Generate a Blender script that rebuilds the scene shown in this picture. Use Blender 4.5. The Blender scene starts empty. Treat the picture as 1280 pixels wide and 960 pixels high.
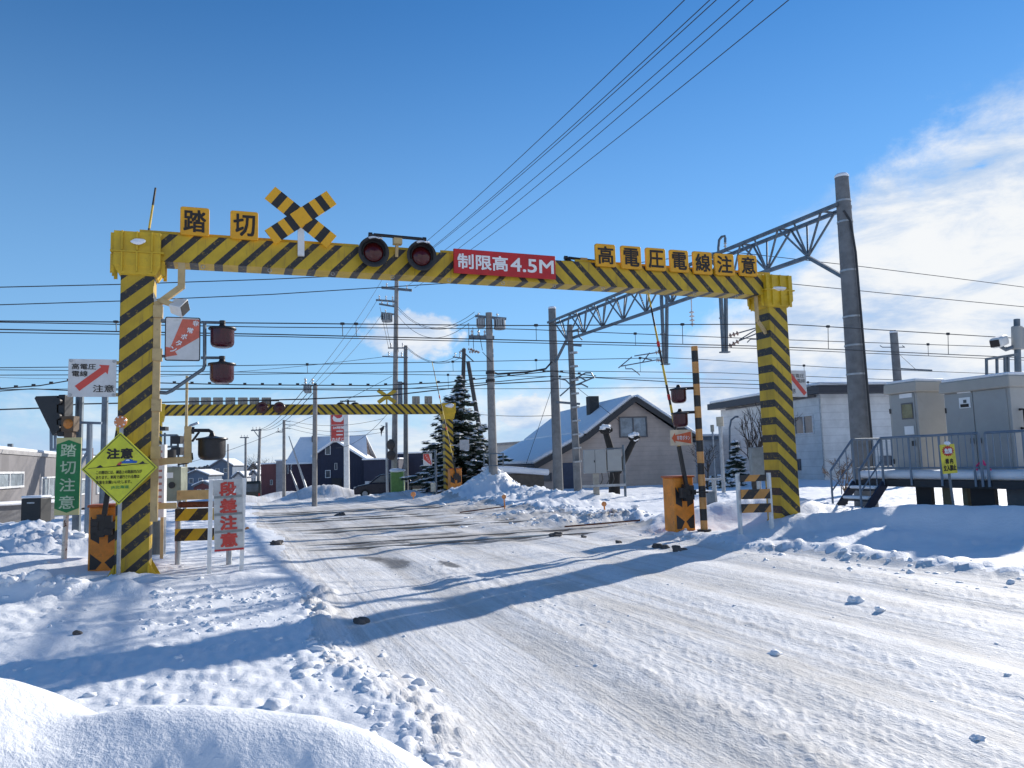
import bpy, math, random
import numpy as np
from mathutils import Vector, Matrix

# ------------------------------------------------------------------ camera, sky, sun, exposure
S = bpy.context.scene
COL = S.collection
FPX, CX, CY = 960.0, 640.0, 480.0            # focal length and centre in photo pixels
CAM_H, PITCH, ROLL = 1.6, math.atan(98/960.0), 0.030
SUN_AZ, SUN_EL = math.radians(41), math.radians(23)   # azimuth to the right of straight ahead
_f = Vector((0, math.cos(PITCH), math.sin(PITCH)))
_u0 = Vector((0, -math.sin(PITCH), math.cos(PITCH)))
_r0 = Vector((1, 0, 0))
_r = _r0*math.cos(ROLL) - _u0*math.sin(ROLL)
_u = _u0*math.cos(ROLL) + _r0*math.sin(ROLL)
CAM = Vector((0, 0, CAM_H))
cd = bpy.data.cameras.new('camera'); cam = bpy.data.objects.new('camera', cd); COL.objects.link(cam)
M3 = Matrix((_r, _u, -_f)).transposed()
cam.matrix_world = Matrix.Translation(CAM) @ M3.to_4x4()
cd.sensor_width = 36; cd.lens = 27.0; cd.clip_start = 0.05; cd.clip_end = 4000
S.camera = cam
S.view_settings.view_transform = 'Standard'; S.view_settings.look = 'None'
S.view_settings.gamma = 1; S.view_settings.use_curve_mapping = False
S.view_settings.exposure = 0.20

def ray(px, py):
    v = _f + _r*((px-CX)/FPX) + _u*((CY-py)/FPX)
    return v
def at(px, py, Y):                       # the point seen at a pixel, at world depth Y
    v = ray(px, py); return CAM + v*(Y/v.y)
def on_z(px, py, z=0.0):
    v = ray(px, py); return CAM + v*((z-CAM_H)/v.z)

w = bpy.data.worlds.new('World'); S.world = w; w.use_nodes = True
nt = w.node_tree; N = nt.nodes; Lk = nt.links
N.clear()
def nd(tree, t, **kw):
    n = tree.nodes.new(t)
    for k, v in kw.items(): setattr(n, k, v)
    return n
def mth(tree, op, a, b=None, c=None, clamp=False):
    n = tree.nodes.new('ShaderNodeMath'); n.operation = op; n.use_clamp = clamp
    for i, v in enumerate((a, b, c)):
        if v is None: continue
        if isinstance(v, (int, float)): n.inputs[i].default_value = v
        else: tree.links.new(v, n.inputs[i])
    return n.outputs[0]
def sstep(tree, x, a, b):
    n = tree.nodes.new('ShaderNodeMapRange'); n.interpolation_type = 'SMOOTHSTEP'
    n.inputs['From Min'].default_value = a; n.inputs['From Max'].default_value = b
    tree.links.new(x, n.inputs['Value']); return n.outputs[0]
def mixc(tree, fac, a, b, mode='MIX'):
    n = tree.nodes.new('ShaderNodeMix'); n.data_type = 'RGBA'; n.blend_type = mode
    for sock, v in ((n.inputs[0], fac), (n.inputs[6], a), (n.inputs[7], b)):
        if isinstance(v, (int, float)): sock.default_value = v
        elif isinstance(v, (tuple, list)): sock.default_value = (*v[:3], 1)
        else: tree.links.new(v, sock)
    return n.outputs[2]
sky = nd(nt, 'ShaderNodeTexSky', sky_type='NISHITA', sun_disc=False)
sky.sun_elevation = SUN_EL; sky.sun_rotation = SUN_AZ
sky.altitude = 0; sky.air_density = 1.0; sky.dust_density = 0.0; sky.ozone_density = 4.0
tc = nd(nt, 'ShaderNodeTexCoord'); sp = nd(nt, 'ShaderNodeSeparateXYZ'); Lk.new(tc.outputs['Generated'], sp.inputs[0])
X_, Y_, Z_ = sp.outputs
az = mth(nt, 'MULTIPLY', mth(nt, 'ARCTAN2', X_, Y_), 180/math.pi)
el = mth(nt, 'MULTIPLY', mth(nt, 'ARCSINE', Z_), 180/math.pi)
def cnoise(sa, se, scale, detail, rough, seed):
    c = nd(nt, 'ShaderNodeCombineXYZ')
    Lk.new(mth(nt, 'MULTIPLY', az, sa), c.inputs[0]); Lk.new(mth(nt, 'MULTIPLY', el, se), c.inputs[1])
    c.inputs[2].default_value = seed
    n = nd(nt, 'ShaderNodeTexNoise'); n.inputs['Scale'].default_value = scale
    n.inputs['Detail'].default_value = detail; n.inputs['Roughness'].default_value = rough
    n.inputs['Distortion'].default_value = 0.25
    Lk.new(c.outputs[0], n.inputs['Vector']); return n.outputs[0]
big = cnoise(1, 1.5, 0.13, 8, 0.66, 3.1)
streak = cnoise(0.55, 1.5, 0.20, 8, 0.62, 7.7)
# the cloud bank climbs towards the right: its upper edge in degrees of elevation
rise = mth(nt, 'ADD', mth(nt, 'MULTIPLY', sstep(nt, az, -4, 40), 21.5), mth(nt, 'MULTIPLY', sstep(nt, az, -30, 10), 3.0))
edge = mth(nt, 'ADD', mth(nt, 'SUBTRACT', rise, el), mth(nt, 'MULTIPLY', mth(nt, 'SUBTRACT', big, 0.5), 13.0))
bank = sstep(nt, edge, -0.6, 4.6)
bank = mth(nt, 'MULTIPLY', bank, sstep(nt, streak, 0.25, 0.38))
low = mth(nt, 'MULTIPLY', sstep(nt, mth(nt, 'ADD', mth(nt, 'MULTIPLY', el, -1), mth(nt, 'MULTIPLY', big, 14)), 0.5, 5.5), 0.75)
def puff(a0, e0, ra, re, amp):
    q = mth(nt, 'ADD', mth(nt, 'POWER', mth(nt, 'ABSOLUTE', mth(nt, 'DIVIDE', mth(nt, 'SUBTRACT', az, a0), ra)), 2),
            mth(nt, 'POWER', mth(nt, 'ABSOLUTE', mth(nt, 'DIVIDE', mth(nt, 'SUBTRACT', el, e0), re)), 2))
    q = mth(nt, 'ADD', q, mth(nt, 'MULTIPLY', mth(nt, 'SUBTRACT', cnoise(1, 1.3, 0.55, 6, 0.6, a0), 0.5), 2.4))
    return mth(nt, 'MULTIPLY', mth(nt, 'SUBTRACT', 1.0, sstep(nt, q, 0.55, 1.25)), amp)
cl = mth(nt, 'MAXIMUM', bank, low)
for a in ((-7.3, 9.6, 3.6, 1.7, .95), (1.6, 3.6, 3.4, 1.5, .95), (-10.0, 1.5, 5, 1.5, .8), (-3.2, 2.6, 2.4, 1.6, .8)):
    cl = mth(nt, 'MAXIMUM', cl, puff(*a))
haze = mth(nt, 'MULTIPLY', mth(nt, 'SUBTRACT', 1.0, sstep(nt, mth(nt, 'ABSOLUTE', el), -4, 36)), 0.66)
sat = nd(nt, 'ShaderNodeHueSaturation'); sat.inputs['Saturation'].default_value = 1.22; sat.inputs['Value'].default_value = 1.13; sat.inputs['Hue'].default_value = 0.503
Lk.new(sky.outputs[0], sat.inputs['Color'])
SKY_K = 0.105
cloudc = mixc(nt, sstep(nt, streak, 0.34, 0.62), (0.40/SKY_K, 0.54/SKY_K, 0.76/SKY_K), (0.80/SKY_K, 0.82/SKY_K, 0.84/SKY_K))
c1 = mixc(nt, haze, sat.outputs[0], (0.28/SKY_K, 0.53/SKY_K, 0.86/SKY_K))
c2 = mixc(nt, cl, c1, cloudc)
bg = nd(nt, 'ShaderNodeBackground'); bg.inputs[1].default_value = SKY_K
Lk.new(c2, bg.inputs[0]); wo = nd(nt, 'ShaderNodeOutputWorld'); Lk.new(bg.outputs[0], wo.inputs[0])

sl = bpy.data.lights.new('sun', 'SUN'); sl.energy = 5.0; sl.angle = math.radians(0.5); sl.color = (1.0, 0.94, 0.85)
so = bpy.data.objects.new('sun', sl); COL.objects.link(so)
sdir = Vector((math.sin(SUN_AZ)*math.cos(SUN_EL), math.cos(SUN_AZ)*math.cos(SUN_EL), math.sin(SUN_EL)))
so.rotation_euler = sdir.to_track_quat('Z', 'Y').to_euler(); so.location = (30, 30, 40)

# ------------------------------------------------------------------ frames of the place
ANG = math.radians(20.15)
D = Vector((math.cos(ANG), math.sin(ANG), 0))          # along the tracks and the gantry beams
NN = Vector((-math.sin(ANG), math.cos(ANG), 0))        # along the road, away from us
Z = Vector((0, 0, 1))
PL = Vector((-5.6, 11.4, 0)); SPAN = 11.61
def gp(s, n, z=0.0): return PL + D*s + NN*n + Z*z
def on_n(px, py, n):                    # pixel -> (s, z) on the upright plane at gantry depth n
    v = ray(px, py); o = PL + NN*n
    t = (o-CAM).dot(NN)/v.dot(NN); p = CAM + v*t
    return (p-PL).dot(D), p.z
def on_s(px, py, s):
    v = ray(px, py); o = PL + D*s
    t = (o-CAM).dot(D)/v.dot(D); p = CAM + v*t
    return (p-PL).dot(NN), p.z
random.seed(5)

# ------------------------------------------------------------------ materials
MATS = {}
def newmat(name):
    m = bpy.data.materials.new(name); m.use_nodes = True
    t = m.node_tree; b = t.nodes['Principled BSDF']; return m, t, b
def noise(t, scale, detail=4, rough=.6, vec=None, coord='Object'):
    n = t.nodes.new('ShaderNodeTexNoise'); n.inputs['Scale'].default_value = scale
    n.inputs['Detail'].default_value = detail; n.inputs['Roughness'].default_value = rough
    if vec is None:
        c = t.nodes.new('ShaderNodeTexCoord'); vec = c.outputs[coord]
    t.links.new(vec, n.inputs['Vector']); return n.outputs[0]
def bump(t, b, h, strength, dist=.02):
    n = t.nodes.new('ShaderNodeBump'); n.inputs['Strength'].default_value = strength; n.inputs['Distance'].default_value = dist
    t.links.new(h, n.inputs['Height']); t.links.new(n.outputs[0], b.inputs['Normal'])
def mat(name, col, rough=.55, metal=0.0, var=.18, scale=5.0, dirt=None, dirtamt=.35, bmp=0.0, bscale=30, spec=None):
    if name in MATS: return MATS[name]
    m, t, b = newmat(name)
    f = noise(t, scale, 5, .65)
    f2 = sstep(t, f, .3, .7)
    lo = tuple(c*(1-var) for c in col); hi = tuple(min(1, c*(1+var)) for c in col)
    c = mixc(t, f2, lo, hi)
    if dirt:
        g = noise(t, scale*1.9, 7, .7)
        c = mixc(t, mth(t, 'MULTIPLY', sstep(t, g, .56, .70), dirtamt), c, dirt)
    t.links.new(c, b.inputs['Base Color'])
    b.inputs['Metallic'].default_value = metal
    r = mth(t, 'ADD', mth(t, 'MULTIPLY', f, .25), rough-.12)
    t.links.new(r, b.inputs['Roughness'])
    if spec is not None: b.inputs['Specular IOR Level'].default_value = spec
    if bmp: bump(t, b, noise(t, bscale, 4, .6), bmp)
    MATS[name] = m; return m
def stripes(name, vec, period, duty, ca, cb, phase=0.0, mirror=None, rough=.5, wear=.75):
    """diagonal painted bands: colour cb where frac(dot(p,vec)/period) < duty; mirror=(dir, mid) folds the pattern"""
    m, t, b = newmat(name)
    c = t.nodes.new('ShaderNodeTexCoord')
    def dot(v):
        n = t.nodes.new('ShaderNodeVectorMath'); n.operation = 'DOT_PRODUCT'
        t.links.new(c.outputs['Object'], n.inputs[0]); n.inputs[1].default_value = v; return n.outputs['Value']
    h = dot(tuple(vec))
    if mirror:
        h = mth(t, 'ADD', h, mth(t, 'ABSOLUTE', mth(t, 'SUBTRACT', dot(tuple(mirror[0])), mirror[1])))
    fr = mth(t, 'FRACT', mth(t, 'ADD', mth(t, 'DIVIDE', h, period), 50+phase))
    nz = noise(t, 9, 6, .7)
    fr = mth(t, 'ADD', fr, mth(t, 'MULTIPLY', mth(t, 'SUBTRACT', nz, .5), .05))
    k = mth(t, 'LESS_THAN', fr, duty)
    peel = mth(t, 'MULTIPLY', sstep(t, noise(t, 16, 6, .75), .55, .64), wear)
    k = mth(t, 'MULTIPLY', k, mth(t, 'SUBTRACT', 1.0, mth(t, 'MULTIPLY', peel, .55)))
    v = sstep(t, noise(t, 2.3, 5, .6), .3, .75)
    a = mixc(t, v, tuple(x*.70 for x in ca), ca)
    # rust runs and grime, drawn out downwards
    mp = t.nodes.new('ShaderNodeMapping'); mp.inputs['Scale'].default_value = (9, 9, .8)
    t.links.new(c.outputs['Object'], mp.inputs[0])
    g = mth(t, 'MULTIPLY', sstep(t, noise(t, 1.6, 6, .7, mp.outputs[0]), .52, .72), wear*.75)
    a = mixc(t, g, a, (.16, .10, .03))
    col = mixc(t, k, a, cb)
    t.links.new(col, b.inputs['Base Color']); b.inputs['Roughness'].default_value = rough
    bump(t, b, nz, .12, .01)
    MATS[name] = m; return m
YEL = (.61, .40, .018); ORY = (.80, .40, .012); BLK = (.018, .018, .02); WHT = (.78, .78, .76)
yellow = mat('yellow_paint', YEL, .5, 0, .15, 3, (.18, .11, .03), .5)
pl_l = stripes('pillar_stripes_rising', -D*.87+Z, .345, .42, YEL, BLK, .55)
pl_r = stripes('pillar_stripes_falling', D*.9+Z, .347, .42, YEL, BLK, .15)
orange_y = mat('sign_orange_yellow', (.80, .38, .015), .55, 0, .14, 4, (.40, .20, .04), .4)
black = mat('black_paint', BLK, .5)
blackm = mat('black_metal', (.022, .022, .025), .42, .3)
letter_k = mat('letter_black', (.02, .015, .012), .6, 0, .05)
letter_w = mat('letter_white', (.80, .80, .79), .55, 0, .05)
letter_r = mat('letter_red', (.52, .05, .035), .6, 0, .12, 9, (.6, .5, .45), .4)
letter_g = mat('letter_green', (.02, .28, .08), .6, 0, .05)
red_sign = mat('red_sign', (.50, .012, .018), .5, 0, .16, 3, (.30, .03, .03), .5)
white_p = mat('white_paint', (.72, .72, .70), .5, 0, .08, 4, (.35, .30, .25), .35)
white_sign = mat('white_sign', (.62, .62, .61), .5, 0, .08, 5, (.40, .38, .35), .35)
galv = mat('galvanised_steel', (.36, .38, .40), .45, .55, .2, 7, (.2, .15, .1), .3)
dark_galv = mat('weathered_steel', (.13, .16, .19), .5, .45, .25, 5)
conduit_m = mat('beige_conduit', (.50, .36, .17), .55, 0, .15, 5, (.25, .14, .07), .6)
concrete = mat('pole_concrete', (.27, .26, .25), .85, 0, .22, 3, (.14, .13, .12), .5, .15, 40)
concrete_d = mat('mast_concrete', (.17, .175, .18), .85, 0, .22, 2.5, (.09, .09, .09), .5, .15, 40)
orange = mat('orange_enamel', (.74, .24, .022), .5, 0, .2, 4, (.25, .10, .04), .6)
orange_b = mat('orange_board', (.74, .33, .06), .55, 0, .1, 3, (.3, .2, .1), .4)
lens_r = mat('lens_dark_red', (.06, .004, .005), .16, 0, .2, 8)
lens_r2 = mat('lens_wine_red', (.045, .002, .010), .22, 0, .2, 8)
glass = mat('window_glass', (.05, .075, .10), .08, 0, .3, 1.5)
glass_l = mat('window_curtained', (.24, .28, .31), .25, 0, .3, 2)
cab_grey = mat('cabinet_beige', (.37, .365, .345), .5, 0, .06, 2, (.3, .27, .22), .25)
cab_grey2 = mat('cabinet_grey', (.33, .335, .325), .5, 0, .06, 2, (.3, .27, .22), .25)
wire_m = mat('wire_black', (.03, .032, .036), .6)
cer_w = mat('insulator_porcelain', (.62, .58, .55), .25)
cer_b = mat('insulator_brown', (.35, .24, .19), .3)
bark = mat('bark', (.06, .048, .04), .9, 0, .3, 8, None, 0, .5, 30)
rail_blue = mat('railing_blue_grey', (.17, .22, .28), .5, .3, .12, 4)
green_sign = mat('green_sign', (.012, .20, .055), .55, 0, .18, 5, (.06, .22, .10), .5)
cream_sign = mat('sign_cream', (.60, .55, .26), .5, 0, .05, 3)
lime = mat('lime_yellow_sign', (.64, .64, .035), .5, 0, .12, 4, (.45, .42, .06), .35)
hv_red = mat('arrow_red', (.62, .07, .05), .5, 0, .08, 4)
rust = mat('rusty_metal', (.16, .055, .03), .8, .2, .4, 9)
steel = mat('rail_steel', (.20, .19, .185), .35, .8, .2, 8)

def snow_mat():
    m, t, b = newmat('snow')
    n1 = noise(t, 3.0, 6, .6, coord='Object'); n2 = noise(t, 45, 4, .7)
    c = mixc(t, sstep(t, n1, .3, .7), (.83, .85, .88), (.90, .91, .93))
    t.links.new(c, b.inputs['Base Color']); b.inputs['Roughness'].default_value = .62
    b.inputs['Specular IOR Level'].default_value = .25
    h = mth(t, 'ADD', mth(t, 'MULTIPLY', n2, .35), mth(t, 'MULTIPLY', noise(t, 12, 5, .65), 1.0))
    bump(t, b, h, .45, .03)
    return m
snow = snow_mat()

# ------------------------------------------------------------------ mesh builder
class MB:
    def __init__(self): self.v = []; self.f = []; self.m = []; self.cut = []
    def add(self, vs, fs, mi=0):
        o = len(self.v); self.cut.append((o, len(self.f))); self.v += [Vector(p) for p in vs]
        for f in fs: self.f.append([i+o for i in f]); self.m.append(mi)
        return self
    def box(self, c, h, ax=(D, NN, Z), mi=0, taper=1.0):
        c = Vector(c); a, b, z = [Vector(q) for q in ax]; vs = []
        for k in (-1, 1):
            q = taper if k > 0 else 1.0
            for i, j in ((-1, -1), (1, -1), (1, 1), (-1, 1)):
                vs.append(c + a*(h[0]*i*q) + b*(h[1]*j*q) + z*(h[2]*k))
        return self.add(vs, [(3, 2, 1, 0), (4, 5, 6, 7), (0, 1, 5, 4), (1, 2, 6, 5), (2, 3, 7, 6), (3, 0, 4, 7)], mi)
    def bar(self, p0, p1, wd, ht=None, up=Z, mi=0):
        p0 = Vector(p0); p1 = Vector(p1); ht = ht or wd
        t = (p1-p0).normalized(); up = Vector(up)
        if abs(t.dot(up)) > .98: up = NN
        a = t.cross(up).normalized(); b = a.cross(t).normalized()
        return self.box((p0+p1)/2, (wd/2, ht/2, (p1-p0).length/2), (a, b, t), mi)
    def cyl(self, p0, p1, r0, r1=None, seg=12, mi=0, cap=True):
        p0 = Vector(p0); p1 = Vector(p1); r1 = r0 if r1 is None else r1
        t = (p1-p0).normalized(); a = t.orthogonal().normalized(); b = t.cross(a)
        vs = [p0 + (a*math.cos(2*math.pi*i/seg)+b*math.sin(2*math.pi*i/seg))*r0 for i in range(seg)]
        vs += [p1 + (a*math.cos(2*math.pi*i/seg)+b*math.sin(2*math.pi*i/seg))*r1 for i in range(seg)]
        fs = [(i, (i+1) % seg, seg+(i+1) % seg, seg+i) for i in range(seg)]
        if cap: fs += [tuple(reversed(range(seg))), tuple(range(seg, 2*seg))]
        return self.add(vs, fs, mi)
    def tube(self, pts, r, seg=6, mi=0, r1=None):
        pts = [Vector(p) for p in pts]; n = len(pts); vs = []; fs = []
        a = None
        for k, p in enumerate(pts):
            t = (pts[min(k+1, n-1)]-pts[max(k-1, 0)]).normalized()
            if a is None: a = t.orthogonal().normalized()
            a = (a - t*a.dot(t)).normalized(); b = t.cross(a)
            rr = r if r1 is None else r+(r1-r)*k/(n-1)
            for i in range(seg):
                q = 2*math.pi*i/seg; vs.append(p+(a*math.cos(q)+b*math.sin(q))*rr)
        for k in range(n-1):
            for i in range(seg):
                fs.append((k*seg+i, k*seg+(i+1) % seg, (k+1)*seg+(i+1) % seg, (k+1)*seg+i))
        fs += [tuple(reversed(range(seg))), tuple((n-1)*seg+i for i in range(seg))]
        return self.add(vs, fs, mi)
    def prism(self, pts, o, r, u, th, mi=0):
        """2-D outline (counter-clockwise) on the plate o + r*x + u*y, th thick behind it"""
        o = Vector(o); r = Vector(r); u = Vector(u); nrm = r.cross(u)
        n = len(pts)
        vs = [o+r*x+u*y for x, y in pts] + [o+r*x+u*y-nrm*th for x, y in pts]
        fs = [tuple(range(n)), tuple(reversed(range(n, 2*n)))]
        fs += [(i, n+i, n+(i+1) % n, (i+1) % n) for i in range(n)]
        return self.add(vs, fs, mi)
    def lathe(self, prof, o, axis, seg=20, mi=0):
        o = Vector(o); t = Vector(axis).normalized(); a = t.orthogonal().normalized(); b = t.cross(a); vs = []; fs = []
        for r, h in prof:
            for i in range(seg):
                q = 2*math.pi*i/seg; vs.append(o+t*h+(a*math.cos(q)+b*math.sin(q))*max(r, 1e-4))
        for k in range(len(prof)-1):
            for i in range(seg):
                fs.append((k*seg+i, k*seg+(i+1) % seg, (k+1)*seg+(i+1) % seg, (k+1)*seg+i))
        return self.add(vs, fs, mi)
    def blob(self, c, r, seed=0, amp=.25, sub=2, flat=1.0):
        import bmesh
        bm = bmesh.new(); bmesh.ops.create_icosphere(bm, subdivisions=sub, radius=1)
        rnd = random.Random(seed); k = [(Vector((rnd.gauss(0, 1), rnd.gauss(0, 1), rnd.gauss(0, 1)))*1.6, rnd.random()*6) for _ in range(5)]
        vs = []
        for v in bm.verts:
            q = 1+amp*sum(math.sin(v.co.dot(a)*1.7+ph) for a, ph in k)/3
            p = v.co*q; vs.append(Vector(c)+Vector((p.x*r[0], p.y*r[1], p.z*r[2])))
        fs = [[v.index for v in f.verts] for f in bm.faces]; bm.free()
        return self.add(vs, fs)
    def text(self, s, o, r, u, wd, ht, mi=0, bold=.0, lift=.003, rot=0.0):
        """lettering filling a wd x ht box centred on o"""
        vs, fs = glyphs(s, 0)
        o = Vector(o); r = Vector(r).normalized(); u = Vector(u).normalized(); nrm = r.cross(u)
        ca, sa = math.cos(rot), math.sin(rot); out = []; ff = []
        d = bold*ht; n = len(vs)
        ring = [(0, 0)] if not bold else [(0, 0), (-d, -d), (d, -d), (-d, d), (d, d), (-d, 0), (d, 0), (0, -d), (0, d)]
        for i, (ax_, ay_) in enumerate(ring):                       # heavier strokes: the glyph overlaid on itself
            for x, y in vs:
                x = x*wd+ax_; y = y*ht+ay_; out.append(o+r*(x*ca-y*sa)+u*(x*sa+y*ca)+nrm*(lift+i*.00035))
            ff += [[k+n*i for k in f] for f in fs]
        return self.add(out, ff, mi)
    def each(self, name, m, root, **kw):
        """every added piece as a part of its own"""
        c = self.cut+[(len(self.v), len(self.f))]
        for (v0, f0), (v1, f1) in zip(c[:-1], c[1:]):
            p = MB(); p.v = self.v[v0:v1]; p.f = [[i-v0 for i in f] for f in self.f[f0:f1]]; p.m = self.m[f0:f1]; o = p.build(name, m, root, **kw)
        return o
    def build(self, name, m, root=None, loc=None, smooth=35, bevel=0):
        me = bpy.data.meshes.new(name)
        off = Vector(root.location) if root is not None and loc is None else Vector(loc if loc is not None else (0, 0, 0))
        r0 = root
        while r0 is not None and r0.parent is not None:
            r0 = r0.parent; off = off + Vector(r0.location)
        me.from_pydata([v-off for v in self.v], [], self.f)
        ms = m if isinstance(m, (list, tuple)) else [m]
        for q in ms: me.materials.append(q)
        if len(ms) > 1: me.polygons.foreach_set('material_index', self.m)
        me.update()
        if smooth:
            me.polygons.foreach_set('use_smooth', [True]*len(me.polygons)); me.set_sharp_from_angle(angle=math.radians(smooth))
        o = bpy.data.objects.new(name, me); COL.objects.link(o)
        if root is not None: o.parent = root
        elif loc is not None: o.location = loc
        if bevel:
            b = o.modifiers.new('bevel', 'BEVEL'); b.width = bevel; b.segments = 2; b.limit_method = 'ANGLE'; b.angle_limit = math.radians(50)
        return o
_G = {}
def glyphs(s, bold):
    k = (s, bold)
    if k in _G: return _G[k]
    cu = bpy.data.curves.new('txt', 'FONT'); cu.body = s; cu.size = 1; cu.offset = bold; cu.resolution_u = 3
    o = bpy.data.objects.new('txt', cu); COL.objects.link(o)
    dg = bpy.context.evaluated_depsgraph_get(); dg.update()
    me = bpy.data.meshes.new_from_object(o.evaluated_get(dg))
    vs = [(v.co.x, v.co.y) for v in me.vertices]; fs = [list(p.vertices) for p in me.polygons]
    bpy.data.objects.remove(o); bpy.data.curves.remove(cu); bpy.data.meshes.remove(me)
    if vs:
        xs = [a for a, b in vs]; ys = [b for a, b in vs]; x0, x1, y0, y1 = min(xs), max(xs), min(ys), max(ys)
        vs = [((x-(x0+x1)/2)/(x1-x0), (y-(y0+y1)/2)/max(1e-6, y1-y0)) for x, y in vs]
    _G[k] = (vs, fs); return _G[k]
def tag(o, label=None, cat=None, group=None, kind=None):
    for k, v in (('label', label), ('category', cat), ('group', group), ('kind', kind)):
        if v: o[k] = v
    return o
def thing(name, label, cat, loc, group=None):
    o = bpy.data.objects.new(name, None); o.empty_display_size = .2; COL.objects.link(o); o.location = loc
    return tag(o, label, cat, group)
def one(name, label, cat, mb, m, loc, group=None, **kw):
    return tag(mb.build(name, m, None, loc, **kw), label, cat, group)
def dup(root, loc, label=None, group=None):
    r = root.copy(); COL.objects.link(r); r.location = loc
    if label: r['label'] = label
    if group: r['group'] = group
    for ch in list(root.children):
        c = ch.copy(); COL.objects.link(c); c.parent = r
        for g in list(ch.children):
            e = g.copy(); COL.objects.link(e); e.parent = c
    return r
def rrect(wd, ht, r, k=4):
    pts = []
    for cx, cy, a0 in ((wd/2-r, -ht/2+r, -90), (wd/2-r, ht/2-r, 0), (-wd/2+r, ht/2-r, 90), (-wd/2+r, -ht/2+r, 180)):
        for i in range(k+1):
            a = math.radians(a0+90*i/k); pts.append((cx+r*math.cos(a), cy+r*math.sin(a)))
    return pts

# ------------------------------------------------------------------ terrain
def _hash(xi, yi, seed):
    h = (xi.astype(np.int64)*374761393 + yi.astype(np.int64)*668265263 + seed*974634777) & 0xffffffff
    h = ((h ^ (h >> 13))*1274126177) & 0xffffffff; h = ((h ^ (h >> 16))*2246822519) & 0xffffffff
    return ((h ^ (h >> 15)) & 0xffffff)/float(0xffffff)
def vn(x, y, seed):
    xi = np.floor(x); yi = np.floor(y); fx = x-xi; fy = y-yi
    fx = fx*fx*fx*(fx*(fx*6-15)+10); fy = fy*fy*fy*(fy*(fy*6-15)+10)
    a = _hash(xi, yi, seed); b = _hash(xi+1, yi, seed); c = _hash(xi, yi+1, seed); d = _hash(xi+1, yi+1, seed)
    return ((a*(1-fx)+b*fx)*(1-fy)+(c*(1-fx)+d*fx)*fy)*2-1
def fbm(x, y, oc, seed, gain=.5):
    r = 0; a = 1.0; t = 0
    for i in range(oc):
        r = r+a*vn(x*2**i+i*17.3, y*2**i-i*9.1, seed+i); t += a; a *= gain
    return r/t
def lumps(x, y, seed, dens=.7):
    """rounded clods of random size on a jittered grid of unit cells"""
    xi = np.floor(x); yi = np.floor(y); out = np.zeros_like(x)
    for dx in (-1, 0, 1):
        for dy in (-1, 0, 1):
            cx = xi+dx; cy = yi+dy
            jx = cx+.15+.7*_hash(cx, cy, seed); jy = cy+.15+.7*_hash(cx, cy, seed+1)
            rr = .25+.45*_hash(cx, cy, seed+2); on = _hash(cx, cy, seed+3) < dens
            q = 1-((x-jx)**2+(y-jy)**2)/rr**2
            out = np.maximum(out, np.where(on, np.clip(q, 0, 1)**.8*rr, 0))
    return out
def ss(a, b, x):
    t = np.clip((x-a)/(b-a), 0, 1); return t*t*(3-2*t)
def gauss(x, c, w_): return np.exp(-((x-c)/w_)**2)
#        x      y     a    b   ang   h   lump
MOUND = [(-2.75, 2.5, 1.15, .70, 6, .74, .0), (-2.0, 2.6, .62, .5, 10, .34, .0), (-1.36, 2.25, .09, .05, 10, -.035, .0), (-1.5, 2.62, .22, .10, 15, -.03, .0), (-1.42, 2.95, .10, .40, -35, -.07, .0), (-1.15, 2.85, .75, .46, -10, .46, .0), (-.50, 2.95, .62, .38, -14, .32, .0),
         (-1.1, 1.7, 1.6, .9, 0, .35, .0),
         (-6.1, 9.9, .75, .28, 8, .30, .8), (-5.0, 10.0, .4, .2, 8, .12, .8), (-8.4, 12.2, 2.0, 1.0, 10, .36, .1), (-9.2, 9.8, 1.6, .9, 0, .32, .3),
         (-7.4, 10.6, .9, .5, 0, .22, .5), (-11, 17.5, 3.0, 1.2, 10, .50, .3), (-9.4, 15.6, 1.6, .9, 10, .38, .6), (-5.45, 11.0, .42, .25, 0, .14, .5), (-3.9, 10.9, .7, .3, 10, .10, .4),
         (5.35, 15.1, .9, .7, 0, .22, .4), (6.6, 14.6, 1.2, .8, -20, .26, .05), (7.8, 14.3, 1.5, .8, -25, .30, .05), (9.4, 13.3, 1.8, .9, -30, .34, .05), (11.5, 12.1, 2.2, 1.1, -30, .40, .05),
         (8.2, 11.3, .8, .35, -20, .22, .8), (6.1, 13.3, 1.1, .5, -20, .14, .2),
         (4.9, 18.0, 1.8, .9, 15, .40, .2), (5.9, 17.0, 1.2, .9, 15, .35, .1), (7.5, 17.5, 2.0, 1.2, 15, .25, .1),
         (1.35, 19.8, 1.5, .7, 20, .18, 1.0), (2.6, 20.2, 1.0, .6, 20, .16, 1.0), (.6, 22.8, 1.5, .8, 20, .20, 1.0), (1.4, 25.5, 1.8, 1.0, 20, .26, .9), (-1.4, 26.5, 1.4, .8, 20, .16, .9),
         (-.95, 34.5, 1.15, 1.3, 0, 1.25, .3), (.7, 32.5, 1.6, 1.2, 0, .50, .6), (.3, 30.0, 1.8, 1.0, 10, .28, .8), (2.6, 30, 1.8, 1.0, 10, .30, .6), (-3.0, 34, 1.5, 1.5, 0, .35, .5),
         (-12.4, 52, 2.3, 1.6, 0, 1.05, .2), (-14.6, 53, 1.6, 1.4, 0, .55, .2), (-6.2, 41.5, 1.7, 1.0, 10, .34, .4), (-7.8, 40.0, 1.3, .7, 10, .16, .6), (-9.8, 39.5, 1.3, .6, 10, .16, .6),
         (-19.5, 66, 3.2, 2.4, 0, 1.0, .1), (-22, 62, 2.4, 2.0, 0, .7, .1), (-25.5, 50, 2.6, 2, 0, .6, .2), (-11.5, 21, 2, 1, 10, .4, .5)]
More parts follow.
